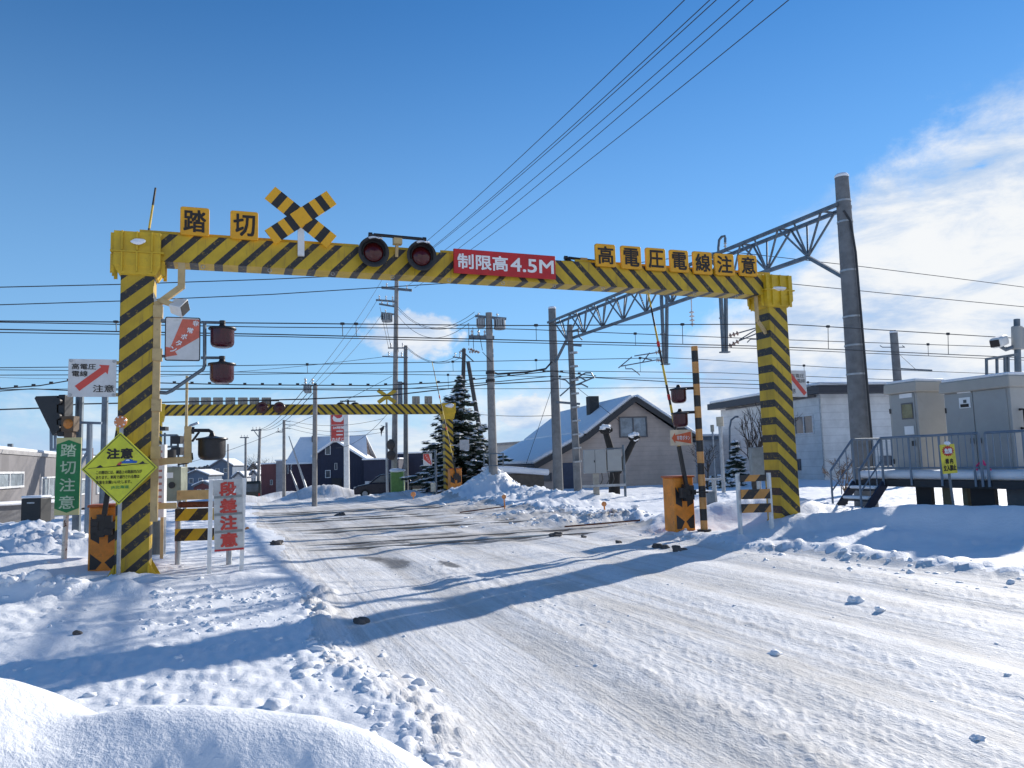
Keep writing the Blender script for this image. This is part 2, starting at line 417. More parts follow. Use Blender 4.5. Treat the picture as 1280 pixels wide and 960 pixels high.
def terrain(x, y):
    s = x*D.x+y*D.y; n = -x*D.y+y*D.x                     # along the tracks, along the road
    z = -0.042*np.clip(n-39, 0, 50)
    z = z + 0.0016*np.clip(n-140, 0, 400)
    e1 = 1.15+.30*vn(n*.45, n*0+3.3, 21)+.10*vn(n*1.9, n*0+1.3, 22); e2 = 8.7+.55*vn(n*.33, n*0+7.7, 23)+.12*vn(n*1.7, n*0+5.1, 24)
    widen = ss(14.5, 16, n)*(1-ss(30, 33, n))
    e2 = e2+widen*.6
    road = ss(e1-.9, e1+.35, s)*(1-ss(e2-.3, e2+.3, s)); road = np.where(n > 88, 0, road)
    off = 1-road
    far = np.exp(-np.clip(np.hypot(x, y)-30, 0, 1e9)/40)
    big = fbm(x*.55, y*.55, 4, 31); l1 = lumps(x*3.1, y*3.1, 41); l2 = lumps(x*7.3+.3*big, y*7.3, 47, .55)
    rough_zone = ss(-.1, .5, vn(x*.5+9, y*.5, 61)+.25)
    trod = gauss(s, -.1, 1.5)
    fine = fbm(x*3.0, y*3.0, 4, 35)
    bankz = 1-ss(2.9, 4.6, y+.25*x)
    off0 = off; off = off*(1-.85*bankz); z = z+off0*bankz*(.05*fbm(x*1.1, y*1.4, 3, 131)+.006*fbm(x*9, y*9, 3, 133))
    z = z+off*far*(.08+.045*big+.020*fine+.045*l1*rough_zone+.03*l2*(rough_zone+.8*trod))
    near = ss(2.6, 4.0, n)*(1-ss(6.6, 7.6, n))
    tread = ss(4.2, 4.8, n)*(1-ss(7.2, 8.4, n))*ss(-3.6, -2.6, s)*(1-ss(.5, .9, s))
    z = z+tread*.030*lumps(s*8.5, n*5.2, 55, .8)
    bm_ = gauss(s, e1-.22, .26)*(.02+.035*near)*(.75+.8*lumps(x*3.6+.5*fine, y*3.6, 71, .85)+.9*lumps(x*8.1, y*8.1, 72, .8)+.5*lumps(x*15, y*15, 74, .8))
    bm_ = bm_+gauss(s, e1-.15, .22)*(.05)*ss(7.5, 8.3, n)*(1-ss(10.3, 11, n))*(.3+2.5*lumps(x*5, y*5, 73, .9))
    bm_ = bm_+gauss(s, e2+.25, .35)*.07*(.4+1.5*lumps(x*3.7, y*3.7, 79, .8))*far
    z = z+bm_
    lump = .55*lumps(x*2.1, y*2.1, 91, .8)+.6*lumps(x*4.7, y*4.7, 97, .8)+.45*lumps(x*9.7, y*9.7, 98, .8)+.25*fbm(x*3.3, y*3.3, 4, 99)
    for mx, my, a, b, an, h, lm in MOUND:
        c, q = math.cos(math.radians(an)), math.sin(math.radians(an))
        dx = x-mx; dy = y-my
        e = np.exp(-(((dx*c+dy*q)/a)**2+((-dx*q+dy*c)/b)**2))
        z = z+e*h*(1+lm*(lump-.35)*.75)
    # packed, rutted snow on the carriageway: ribs and small bumps gathered in lanes
    lane = .5+.5*np.sin(s*2.6+.6*vn(n*.3, s, 83)); patch = ss(-.15, .45, vn(s*.9, n*.28, 85))
    trk = gauss(s+.06*vn(n*.15, n*0, 111), 2.55, .26)+gauss(s, 4.15, .26)+gauss(s+.06*vn(n*.15, n*0, 113), 5.6, .26)+gauss(s, 7.2, .26)
    rb = .30*lumps(s*4.6, n*7.5, 101, .5)*patch*lane+.75*lumps(s*10, n*15, 103, .45)*(.15+.85*patch*lane)+.45*lumps(s*21, n*27, 105, .4)*(.3+.7*patch)
    rb = rb*(1-.8*np.clip(trk, 0, 1))
    z = z-road*.020*trk
    z = z+road*(.006*fbm(s*1.2, n*.5, 3, 87)+.006*fbm(s*7, n*5, 3, 89)+.040*rb*(1-ss(25, 40, n))+.010*np.sin(s*5.1+vn(n*.2, s*.3, 93)))
    return z, road
def gz(x, y):
    z, _ = terrain(np.array([float(x)]), np.array([float(y)])); return float(z[0])
def ground(px, py):                       # where the pixel's ray first meets the terrain
    v = ray(px, py); t = 1.5
    while t < 200:
        p = CAM+v*t
        if p.z < gz(p.x, p.y): return p
        t *= 1.01
    return CAM+v*t
def base(px, Y): 
    p = at(px, 600, Y); return Vector((p.x, Y, gz(p.x, Y)))

nr, na = 720, 640
rad = .7*np.exp(np.linspace(0, math.log(1100/.7), nr))
front = np.radians(np.linspace(-47, 47, na)); back = np.radians(np.linspace(47, 313, 74)[1:-1])
th = np.concatenate([front, back]); nth = len(th)
RR, TT = np.meshgrid(rad, th, indexing='ij')
gx = RR*np.sin(TT); gy = RR*np.cos(TT); gzz, rmask = terrain(gx.ravel(), gy.ravel())
co = np.stack([gx.ravel(), gy.ravel(), gzz], 1)
idx = np.arange(nr*nth).reshape(nr, nth); nxt = np.roll(idx, -1, 1)
quads = np.stack([idx[:-1], nxt[:-1], nxt[1:], idx[1:]], -1).reshape(-1, 4)[:, ::-1]
fm = rmask[quads].mean(1) > .5
def sheet(name, q, m, mask=None):
    used, inv = np.unique(q, return_inverse=True); me = bpy.data.meshes.new(name)
    c = co[used]; f = inv.reshape(-1, 4)
    me.vertices.add(len(c)); me.vertices.foreach_set('co', c.ravel())
    me.loops.add(f.size); me.loops.foreach_set('vertex_index', f.ravel().astype(np.int32))
    me.polygons.add(len(f)); me.polygons.foreach_set('loop_start', np.arange(0, f.size, 4, dtype=np.int32))
    me.polygons.foreach_set('use_smooth', np.ones(len(f), dtype=bool))
    me.update(calc_edges=True); me.validate(); me.materials.append(m)
    o = bpy.data.objects.new(name, me); COL.objects.link(o); o['kind'] = 'structure'; return o
def road_mat():
    m, t, b = newmat('packed_road_snow')
    c = t.nodes.new('ShaderNodeTexCoord'); mp = t.nodes.new('ShaderNodeMapping')
    mp.inputs['Rotation'].default_value = (0, 0, -ANG); t.links.new(c.outputs['Object'], mp.inputs[0])
    sx = t.nodes.new('ShaderNodeSeparateXYZ'); t.links.new(mp.outputs[0], sx.inputs[0]); s_, n_ = sx.outputs[0], sx.outputs[1]
    def str_noise(a, bb, scale, det, seed):
        k = t.nodes.new('ShaderNodeCombineXYZ'); t.links.new(mth(t, 'MULTIPLY', s_, a), k.inputs[0]); t.links.new(mth(t, 'MULTIPLY', n_, bb), k.inputs[1]); k.inputs[2].default_value = seed
        return noise(t, scale, det, .65, k.outputs[0])
    lanes = str_noise(1.0, .10, 1.3, 6, 1.0); spots = str_noise(1, .45, 2.2, 7, 4.0); gr = str_noise(1, .6, 14, 5, 8.0)
    f = sstep(t, mth(t, 'ADD', mth(t, 'MULTIPLY', lanes, .55), mth(t, 'MULTIPLY', spots, .45)), .42, .66)
    tyre = str_noise(7, .045, 1.0, 5, 21.0)
    col = mixc(t, f, (.82, .82, .825), (.67, .65, .62))
    col = mixc(t, mth(t, 'MULTIPLY', sstep(t, tyre, .50, .66), .5), col, (.50, .475, .44))
    col = mixc(t, mth(t, 'MULTIPLY', sstep(t, gr, .54, .72), .40), col, (.42, .37, .32))
    trk = None
    for c0 in (2.55, 4.15, 5.6, 7.2):
        g = mth(t, 'SUBTRACT', 1.0, sstep(t, mth(t, 'ABSOLUTE', mth(t, 'SUBTRACT', mth(t, 'ADD', s_, mth(t, 'MULTIPLY', mth(t, 'SUBTRACT', lanes, .5), .5)), c0)), .10, .34)); trk = g if trk is None else mth(t, 'ADD', trk, g)
    col = mixc(t, mth(t, 'MULTIPLY', mth(t, 'MULTIPLY', trk, sstep(t, spots, .30, .60)), .42), col, (.57, .545, .51))
    # the crossing itself: brown slush and bare patches between the rails
    xz = mth(t, 'MULTIPLY', sstep(t, n_, 13.5, 16.5), mth(t, 'SUBTRACT', 1.0, sstep(t, n_, 30, 36)))
    sl = mth(t, 'MULTIPLY', mth(t, 'MULTIPLY', sstep(t, str_noise(.45, 1, 1.1, 6, 12.0), .36, .62), xz), .80)
    col = mixc(t, sl, col, (.45, .415, .375))
    bare = mth(t, 'MULTIPLY', sstep(t, str_noise(.5, 1, .95, 6, 18.0), .60, .68), xz)
    col = mixc(t, mth(t, 'MULTIPLY', bare, .85), col, (.07, .07, .075))
    for s0, n0, ra, rb_ in ((2.55, 13.0, .30, 1.1), (2.35, 13.9, .22, .5), (3.3, 12.2, .16, .5), (2.9, 16.2, .9, .35), (5.2, 15.2, 1.2, .25), (4.3, 17.6, 1.0, .3)):
        q = mth(t, 'ADD', mth(t, 'POWER', mth(t, 'ABSOLUTE', mth(t, 'DIVIDE', mth(t, 'SUBTRACT', s_, s0), ra)), 2.0), mth(t, 'POWER', mth(t, 'ABSOLUTE', mth(t, 'DIVIDE', mth(t, 'SUBTRACT', n_, n0), rb_)), 2.0))
        q = mth(t, 'ADD', q, mth(t, 'MULTIPLY', mth(t, 'SUBTRACT', str_noise(1, .5, 3.1, 6, s0+n0), .5), 3.2))
        col = mixc(t, mth(t, 'MULTIPLY', mth(t, 'SUBTRACT', 1.0, sstep(t, q, .1, 1.1)), .8), col, (.10, .10, .105))
    t.links.new(col, b.inputs['Base Color'])
    t.links.new(mth(t, 'ADD', mth(t, 'MULTIPLY', spots, .3), .55), b.inputs['Roughness']); b.inputs['Specular IOR Level'].default_value = .12
    h = mth(t, 'ADD', mth(t, 'MULTIPLY', gr, .6), mth(t, 'MULTIPLY', str_noise(1, .8, 40, 4, 2.0), .4))
    h = mth(t, 'ADD', h, mth(t, 'MULTIPLY', tyre, .9))
    bump(t, b, h, .7, .03)
    return m
sheet('snow_ground', quads[~fm], snow); sheet('road', quads[fm], road_mat())

# ------------------------------------------------------------------ railway tracks showing through the crossing
for k, (n0, lab) in enumerate(((2.9, 'rails of the nearest track set flush in the crossing'), (7.1, 'rails of the second track crossing the slushy road'),
                               (11.4, 'rails of the third track crossing the slushy road'), (15.7, 'rails of the farthest track crossing near the second gantry'))):
    o = gp(5.5, n0); o.z = gz(o.x, o.y)
    t = thing('railway_track', lab, 'railway track', o, 'railway tracks through the crossing')
    for off in (0, 1.067):
        m = MB(); pan = MB()
        for i in range(26):
            a = gp(1.9+i*.32, n0+off); b = gp(1.9+(i+1)*.32, n0+off)
            a.z = .006; b.z = .006
            m.bar(a, b, .065, .03)
            if 8 < (i+k*3) % 26 < 19:
                pan.bar(a+NN*.14+Z*.002, b+NN*.14+Z*.002, .14, .022)
        m.build('rail', steel, t)
        if off == 0: pan.build('crossing_panel', mat('wet_rubber_panel', (.10, .13, .13), .5), t)

# ------------------------------------------------------------------ the near height-limit gantry
def rails_text(): pass
gg = thing('height_limit_gantry', 'large yellow and black striped steel gantry nearest us over the road', 'gantry', PL)
ZB0, ZB1 = 4.77, 5.2
m_ = MB(); m_.box(gp(0, 0, 2.3), (.225, .225, 2.3)); m_.build('pillar', pl_l, gg, bevel=.012)
pr = pl_r
m_ = MB(); m_.box(gp(SPAN, 0, 2.3), (.225, .225, 2.3)); p_r = m_.build('pillar', pr, gg, bevel=.012)
SMID = on_n(640, 335, -.23)[0]
beam_m = stripes('beam_stripes_mirrored', Z*.98, .352, .36, YEL, BLK, .2, mirror=(D, SMID))
m_ = MB(); m_.box(gp(SPAN/2, 0, (ZB0+ZB1)/2), (SPAN/2-.3, .225, (ZB1-ZB0)/2)); m_.build('crossbeam', beam_m, gg, bevel=.01)
m_ = MB()
for a, b in ((.0, 3.3), (3.4, 4.6), (4.7, 5.35), (7.25, 8.05), (8.1, SPAN)): m_.box(gp((a+b)/2, -.05, ZB1+.04), ((b-a)/2, .012, .045))
m_.each('top_lip', yellow, gg)
for s0 in (0, SPAN):
    k = MB(); sg = 1 if s0 == 0 else -1
    k.box(gp(s0, 0, 4.87), (.36, .33, .012))                      # splice flange
    k.box(gp(s0, 0, 5.03), (.30, .235, .15)); k.box(gp(s0, 0, 4.70), (.235, .235, .17))
    k.box(gp(s0, 0, 5.03), (.315, .315, .145)); k.box(gp(s0, 0, 4.76), (.315, .315, .095)); k.box(gp(s0, 0, 4.605), (.315, .315, .06), (D, NN, -Z), 0, .80)
    for i in (-.2, 0, .2):                                         # upright stiffeners
        for q in (-1, 1):
            k.bar(gp(s0+i, -q*.335, 4.89), gp(s0+i, -q*.335, 5.17), .02, .05, NN); k.bar(gp(s0+i, -q*.335, 4.56), gp(s0+i, -q*.335, 4.85), .02, .05, NN)
            k.bar(gp(s0+q*.345, i, 4.89), gp(s0+q*.345, i, 5.17), .02, .05, D); k.bar(gp(s0+q*.345, i, 4.56), gp(s0+q*.345, i, 4.85), .02, .05, D)
    k.build('corner_bracket', yellow, gg)
    f = MB()
    for q in (-1, 1):
        for i in (-.21, .21):
            f.prism([(0, .42), (0, 0), (.2, 0), (.2, .05)] if True else [], gp(s0+i, -q*.225, -.1), -NN*q, Z, .02)
            f.prism([(0, .42), (0, 0), (.2, 0), (.2, .05)], gp(s0+q*.225, i, -.1), D*q, Z, .02)
    f.box(gp(s0, 0, -.09), (.42, .42, .015)); f.build('base_flange', yellow, gg)
r_ = MB()
for i in range(11):
    c = gp(.9+i*.98, -.15, ZB0-.03); r_.tube([c+(D*math.cos(a)+Z*math.sin(a))*.028 for a in np.linspace(0, 6.28, 13)], .006, 5)
r_.each('hanging_ring', galv, gg)
sc_ = MB(); sc_.blob(gp(.02, -.40, 5.0), (.10, .02, .04), 3, .3, 3); sc_.build('snow_patch', snow, gg)
sc_ = MB(); sc_.blob(gp(SPAN-.05, -.28, 4.90), (.2, .12, .05), 4, .2, 3); sc_.build('snow_patch', snow, gg)
# beige conduits up both pillars
c_ = MB()
c_.bar(gp(.275, -.17, 4.15), gp(.275, -.17, .9), .085, .10, D)
c_.bar(gp(.275, -.17, 4.12), gp(.62, -.17, 4.42), .085, .10, NN); c_.bar(gp(.60, -.17, 4.38), gp(.60, -.17, ZB0), .085, .10, D)
for z in (4.0, 3.35, 2.6, 1.9): c_.box(gp(.285, -.18, z), (.065, .07, .09))
c_.build('conduit', conduit_m, gg)
c_ = MB()
c_.bar(gp(SPAN-.42, -.1, ZB0), gp(SPAN-.42, -.1, 4.25), .055, .055, D); c_.bar(gp(SPAN-.42, -.1, 4.28), gp(SPAN-.225, -.1, 4.02), .055, .055, NN)
c_.build('conduit', conduit_m, gg)

def px_box(x0, y0, x1, y1, n):
    """frame of a plate on the plane n that covers a pixel box: centre, width, height"""
    s0, z0 = on_n(x0, (y0+y1)/2, n); s1, _ = on_n(x1, (y0+y1)/2, n)
    cx = (x0+x1)/2; sc, zt = on_n(cx, y0, n); _, zb = on_n(cx, y1, n)
    return gp(sc, n, (zt+zb)/2), abs(s1-s0), abs(zt-zb)
# single-character plates standing on the beam
CH = [('踏', 225.5, 262, 259, 294, 'yellow character plate nearest the left end of the gantry beam'),
      ('切', 288, 323, 264, 299, 'yellow character plate between the first plate and the crossbuck'),
      ('高', 744, 769, 305, 333, 'first yellow character plate right of the red height sign'),
      ('電', 776, 801, 307.5, 336, 'second yellow character plate right of the red height sign'),
      ('圧', 807, 831.5, 310, 338, 'third of the seven yellow plates on the right of the beam'),
      ('電', 837, 860, 312.5, 340, 'middle one of the seven yellow plates right of the red sign'),
      ('線', 866, 889.5, 314.5, 342.5, 'fifth of the seven yellow plates, showing the character for line'),
      ('注', 893, 917, 317, 344, 'yellow character plate second from the right end of the beam'),
      ('意', 923.5, 945.5, 318.5, 345, 'yellow character plate nearest the right end of the beam')]
for ch, x0, x1, y0, y1, lab in CH:
    c, wd, ht = px_box(x0, y0, x1, y1, -.30)
    t = thing('character_sign', lab+' reading '+ch, 'sign', c-Z*ht/2, 'character plates on the near gantry')
    b = MB(); b.prism(rrect(wd, ht, .035), c, D, Z, .05); b.build('plate', orange_y, t, bevel=.006)
    q = MB(); q.text(ch, c, D, Z, wd*.74, ht*.76, bold=.022, lift=.004); q.build('lettering', letter_k, t)
    q = MB(); 
    for sx in (-.12, .12): q.bar(c+D*sx+NN*.06-Z*ht*.45, c+D*sx+NN*.06+Z*ht*.3, .03)
    q.build('support', yellow, t)
# crossbuck
c = gp(*[0, 0, 0]); s_, z_ = on_n(376.5, 271.5, -.32); c = gp(s_, -.32, z_)
t = thing('crossbuck', 'black and yellow striped crossbuck standing on the left half of the near beam', 'crossing sign', c-Z*.55)
p = MB(); p.bar(c-Z*.62+NN*.05, c+NN*.05, .10, .06, NN); p.build('post', white_p, t)
for k, a in enumerate((-37.5, 37.5)):
    ar = math.radians(a); dv = D*math.cos(ar)+Z*math.sin(ar)
    sm = stripes('crossbuck_stripes_%d' % k, Vector((0, 0, 0)), .24, .5, BLK, (.80, .40, .012), 0, mirror=(dv, (Z*.55).dot(dv)), wear=.15)
    n4 = -.02*k
    b = MB(); b.box(c+NN*(n4+.02), (.60, .012, .13), (dv, NN, dv.cross(NN)*-1)); b.build('board', sm, t)
# warning lights facing us and those facing away
def flasher_pair(name, lab, pts, rad, n0, face, bar_px=None):
    cs = []
    for px, py in pts:
        s, z = on_n(px, py, n0); cs.append(gp(s, n0, z))
    mid = (cs[0]+cs[1])/2
    t = thing(name, lab, 'warning light', Vector((mid.x, mid.y, mid.z-rad)), 'flashing light pairs on the near gantry')
    dz = .285
    b = MB(); b.tube([cs[0]+Z*dz-NN*.02, cs[1]+Z*dz-NN*.02], .028, 8)
    for c in cs: b.cyl(c+Z*dz-NN*.02, c+Z*.1+NN*.12*face, .03)
    b.cyl(cs[0]+Z*dz-D*.08, cs[0]+Z*dz-D*.02, .04); b.cyl(cs[1]+Z*dz+D*.02, cs[1]+Z*dz+D*.08, .04)
    b.build('crossarm', blackm, t)
    k = MB(); mm = mid+Z*(dz-.05); k.box(mm+NN*.02*face, (.07, .06, .07)); k.bar(mm+NN*.05*face, mid+NN*.12*face-Z*.02, .05); k.build('clamp', conduit_m, t)
    for c in cs:
        ax = -NN*face
        h = MB(); h.lathe([(.001, -.14), (rad*.75, -.12), (rad*.96, -.04), (rad, 0), (rad*1.02, .02), (rad*.92, .025), (rad*.68, .0), (rad*.66, -.02), (0, -.03)], c, ax, 32)
        for i in range(13):                                        # peaked hood
            pass
        hood = []
        for i in range(25):
            a = math.radians(-20+220*i/24); d = D*math.cos(a)+Z*math.sin(a); hood.append((c+d*rad*.70, c+d*rad*.76+ax*(.13*max(0, math.sin(a+.0))+.03)))
        vs = [p for q in hood for p in q]; h.add(vs, [(2*i, 2*i+1, 2*i+3, 2*i+2) for i in range(24)]); h.add([p*1.0 for p in vs], [(2*i+2, 2*i+3, 2*i+1, 2*i) for i in range(24)])
        ho = h.build('backboard', black, t)
        l = MB(); l.lathe([(rad*.65, -.005), (rad*.55, .03), (rad*.3, .055), (0, .065)], c-ax*.01, ax, 28); l.build('lens', lens_r, t)
        if face > 0:
            sn = MB(); sn.blob(c+Z*rad*.93-ax*.05, (.13, .10, .035), 7, .3, 3); sn.build('snow_cap', snow, t)
flasher_pair('flashing_light_pair', 'pair of round black warning lights with red lenses facing us', [(467, 315), (527, 320)], .25, -.36, 1)
flasher_pair('flashing_light_pair', 'pair of warning lights behind the beam, only black rims below it', [(711, 341), (746, 345)], .25, .36, -1)
# red height sign
c, wd, ht = px_box(567.5, 313, 694.5, 346.5, -.33)
s0, z0 = on_n(567.5, 325.5, -.33); s1, z1 = on_n(694.5, 334.5, -.33)
rr = (gp(s1, -.33, z1)-gp(s0, -.33, z0)); wd = rr.length; rr.normalize(); uu = rr.cross(NN)*-1 if rr.cross(NN).z < 0 else rr.cross(NN)
uu = (NN.cross(rr))*-1 if NN.cross(rr).z < 0 else NN.cross(rr)
c = (gp(s0, -.33, z0)+gp(s1, -.33, z1))/2; ht = .42
t = thing('height_limit_sign', 'long red sign with white characters on the middle of the gantry beam', 'sign', c-Z*ht/2)
b = MB(); b.prism([(-wd/2, -ht/2), (wd/2, -ht/2), (wd/2, ht/2), (-wd/2, ht/2)], c, rr, uu, .05); b.build('board', red_sign, t, bevel=.004)
b = MB(); b.text('制限高', c-rr*wd*.225, rr, uu, wd*.48, ht*.60, bold=.025, lift=.004); b.text('4.5M', c+rr*wd*.262, rr, uu, wd*.43, ht*.56, bold=.025, lift=.004); b.build('lettering', letter_w, t)
b = MB(); 
for sx in (-.6, .6): b.bar(c+rr*sx+NN*.055-uu*.15, c+rr*sx+NN*.055+uu*.15, .05, .05)
b.each('bracket', galv, t)

# ------------------------------------------------------------------ high-voltage signs beside the pillars
def arrow_pts(L, wsh, wh, lh): return [(-L/2, -wsh/2), (L/2-lh, -wsh/2), (L/2-lh, -wh/2), (L/2, 0), (L/2-lh, wh/2), (L/2-lh, wsh/2), (-L/2, wsh/2)]
def rot(pts, a, ox=0, oy=0): 
    c, s = math.cos(a), math.sin(a); return [(x*c-y*s+ox, x*s+y*c+oy) for x, y in pts]
c, wd, ht = px_box(86, 449, 146, 496, -.22)
t = thing('high_voltage_sign', 'white sign with red arrow up right fixed beside the left gantry pillar', 'warning sign', c-Z*ht/2)
b = MB(); b.prism([(-wd/2, -ht/2), (wd/2, -ht/2), (wd/2, ht/2), (-wd/2, ht/2)], c, D, Z, .02); b.build('board', white_sign, t)
b = MB(); b.prism(rot(arrow_pts(wd*.86, ht*.17, ht*.33, wd*.16), math.radians(40), wd*.02, ht*.03), c-NN*.004, D, Z, .003); b.build('arrow', hv_red, t)
b = MB()
for tx, x, y, q in (('高電圧', -.18, .30, .50), ('電線', -.26, .11, .32), ('注意', .24, -.28, .44)): b.text(tx, c+D*x*wd+Z*y*ht, D, Z, wd*q, ht*(.15 if tx != '注意' else .19), bold=.012, lift=.004)
b.build('lettering', letter_k, t)
b = MB(); 
for z in (.42, -.44): b.bar(c+Z*z*ht+D*wd*.3+NN*.03, c+Z*z*ht+D*(wd/2+.30)+NN*.03, .05, .03, NN)
b.bar(c+D*(wd/2+.13)+NN*.03-Z*ht*.5, c+D*(wd/2+.13)+NN*.03+Z*ht*.47, .10, .04, NN); b.build('bracket', conduit_m, t)
b = MB()
for sx in (-.45, .45):
    for sz in (-.45, .45): b.cyl(c+D*sx*wd+Z*sz*ht, c+D*sx*wd+Z*sz*ht-NN*.015, .022)
b.each('bolt', galv, t)
c, wd, ht = px_box(974, 463, 1007, 496, .1)
t = thing('high_voltage_sign', 'white sign with red arrow up left sticking out behind the right pillar', 'warning sign', c-Z*ht/2)
b = MB(); b.prism([(-wd/2, -ht/2), (wd/2, -ht/2), (wd/2, ht/2), (-wd/2, ht/2)], c, D, Z, .02); b.build('board', white_sign, t)
b = MB(); b.prism(rot(arrow_pts(wd*1.05, ht*.17, ht*.33, wd*.18), math.radians(132), wd*.08, ht*.08), c-NN*.004, D, Z, .003); b.build('arrow', hv_red, t)
b = MB()
for tx, x, y, q in (('高電圧', .18, .30, .50), ('電線', .30, .11, .30), ('注意', -.14, -.28, .44)): b.text(tx, c+D*x*wd+Z*y*ht, D, Z, wd*q, ht*(.15 if tx != '注意' else .19), lift=.0035)
b.build('lettering', letter_k, t)
b = MB()
for z in (.42, -.42): b.bar(c+Z*z*ht-D*wd*.8+NN*.03, c+Z*z*ht+D*wd*.3+NN*.03, .05, .03, NN)
b.each('bracket', conduit_m, t)

# ------------------------------------------------------------------ emergency-button sign with two lamps on the left pillar
def bucket_lamp(mb_h, mb_l, c, r, h, sc=1.0):
    """hanging all-round warning lamp: cap with rim, bucket body rounded below; c = rim centre"""
    mb_h.lathe([(0.03, .10), (.05, .05), (r*.5, .035), (r*1.15, .015), (r*1.18, 0), (r*1.15, -.012), (r*.98, -.015)], c, Z, 24)
    mb_l.lathe([(r, -.012), (r*1.0, -h*.72), (r*.95, -h*.84), (r*.82, -h*.94), (r*.55, -h), (0, -h*1.01)], c, Z, 28)
pn = -.20
c, wd, ht = px_box(206.5, 396.5, 251, 451, pn)
t = thing('emergency_button_sign', 'white emergency sign with fat red arrow pointing down left, on pipes by the left pillar', 'warning sign', c-Z*ht/2)
b = MB(); b.prism(rrect(wd, ht, .03), c, D, Z, .03); b.build('frame', blackm, t)
b = MB(); b.prism(rrect(wd-.03, ht-.03, .02), c-NN*.004, D, Z, .004); b.build('board', white_sign, t)
def P2(x, y): return ((x-228.7)/44.5*wd, -(y-423.7)/54.5*ht)
b = MB(); b.prism([P2(207.8, 446.5), P2(207.8, 434), P2(213.5, 435), P2(228, 399), P2(249.5, 399), P2(249.5, 421.5), P2(219.5, 439.5), P2(222.5, 444)], c-NN*.008, D, Z, .003)
b.build('arrow', mat('arrow_coral', (.60, .13, .08), .5), t)
b = MB()
for ch, x, y in (('非', 245, 404), ('常', 238, 413), ('ボ', 230.5, 421), ('タ', 224, 429), ('ン', 217.5, 437)):
    q = P2(x, y); b.text(ch, c+D*q[0]+Z*q[1]-NN*.008, D, Z, .08, .08, rot=-.18, lift=.004, bold=.03)
b.build('lettering', letter_w, t)
pp = MB()
def pipe(pts, r=.022): pp.tube([gp(*on_n2(x, y)) for x, y in pts], r, 8)
def on_n2(x, y, n=pn): s, z = on_n(x, y, n); return (s, n+.02, z)
pipe([(193, 400), (207, 400.5)]); pipe([(251, 402.5), (277, 403), (279.5, 405), (280, 410)])
pipe([(193, 445), (207, 445)]); pipe([(251, 447), (277, 447), (279.5, 449), (280, 454)])
pipe([(255.8, 402), (255.8, 456), (254, 461), (214, 488.5), (208, 491), (193, 490)], .028)
pp.build('pipe_frame', dark_galv, t)
for (lx, ly) in ((278, 411), (277.5, 455.5)):
    s, n, z = on_n2(lx, ly); cc = gp(s, n, z)
    h = MB(); l = MB(); bucket_lamp(h, l, cc, .175, .29); h.cyl(cc+Z*.08, cc+Z*.13, .045)
    lo = l.build('warning_lamp', lens_r2, t); h.build('lamp_cap', blackm, lo)
# floodlight under the beam
s, n, z = on_n2(213, 381, -.22); c = gp(s, -.22, z)
t = thing('floodlight', 'small white floodlight sticking out from the left pillar under the beam', 'floodlight', c)
b = MB(); b.bar(gp(.28, -.22, z+.06), c-D*.07+Z*.05, .05, .06, NN); b.bar(c-D*.14+Z*.06, c+D*.04-Z*.0, .07, .09, NN); b.build('arm', conduit_m, t)
b = MB(); dr = (D*.8-Z*.25-NN*.4).normalized(); b.box(c+D*.12-Z*.03, (.09, .08, .10), (dr.orthogonal().normalized(), dr.cross(dr.orthogonal().normalized()), dr), 0, 1.25); b.build('housing', white_p, t, bevel=.01)
b = MB(); b.box(c+D*.12-Z*.03+dr*.103, (.095, .085, .004), (dr.orthogonal().normalized(), dr.cross(dr.orthogonal().normalized()), dr)); b.build('lens', blackm, t)

# black bell-shaped warning lamp on a beige bracket
n0 = .05
def gq(x, y, n=n0): s, z = on_n(x, y, n); return gp(s, n, z)
t = thing('crossing_lamp', 'big black bucket shaped lamp hanging from a beige bracket right of the left pillar', 'warning light', gq(264, 571))
b = MB(); b.bar(gq(190, 578), gq(240, 574), .10, .09, NN); b.bar(gq(235, 572), gq(235, 533), .12, .10, D); b.bar(gq(190, 603+30), gq(221, 632), .09, .06, NN); b.each('bracket', conduit_m, t, bevel=.008)
b = MB(); b.tube([gq(240, 538), gq(261, 538), gq(264.5, 540), gq(265, 546)], .028, 10); b.cyl(gq(238, 538), gq(243, 538), .055); b.tube([gq(240, 552), gq(249, 540)], .018, 8); b.build('arm', blackm, t)
h = MB(); l = MB(); bucket_lamp(h, l, gq(265, 549), .20, .32); h.build('lamp_cap', blackm, t); l.build('lamp_body', blackm, t)
b = MB(); b.tube([gq(240, 566), gq(241, 574), gq(235, 579), gq(222, 581)], .012, 6); b.build('cable', wire_m, t)

# ------------------------------------------------------------------ yellow diamond sign on its own post in front of the pillar
DR = Vector((.985, .17, 0)).normalized(); DN = DR.cross(Z)      # DN points to us
Yd = 10.9; c = at(149.5, 585.5, Yd); hd = 45*Yd/960*1.0
bz = gz(c.x, c.y)
t = thing('diamond_warning_sign', 'yellow diamond sign with a car on bumps in front of the left pillar', 'warning sign', Vector((c.x, c.y, bz)))
p = MB(); p.cyl(Vector((c.x, c.y, bz-.1))-DN*.045, Vector((c.x, c.y, c.z+hd+.17))-DN*.045, .028); p.build('post', galv, t)
b = MB(); b.prism([(0, -hd), (hd*.985, 0), (0, hd), (-hd*.985, 0)], c, DR, Z, .012); b.build('board', lime, t)
e = MB()
q1 = [(0, -hd*.955), (hd*.94, 0), (0, hd*.955), (-hd*.94, 0)]; q2 = [(x*.975, y*.975) for x, y in q1]
for i in range(4):
    e.prism([q1[i], q1[(i+1) % 4], q2[(i+1) % 4], q2[i]], c+DN*.004, DR, Z, .003)
e.build('border', black, t)
def dp(x, y): return ((x-49.5)/45*hd, -(y-0)/45*hd)
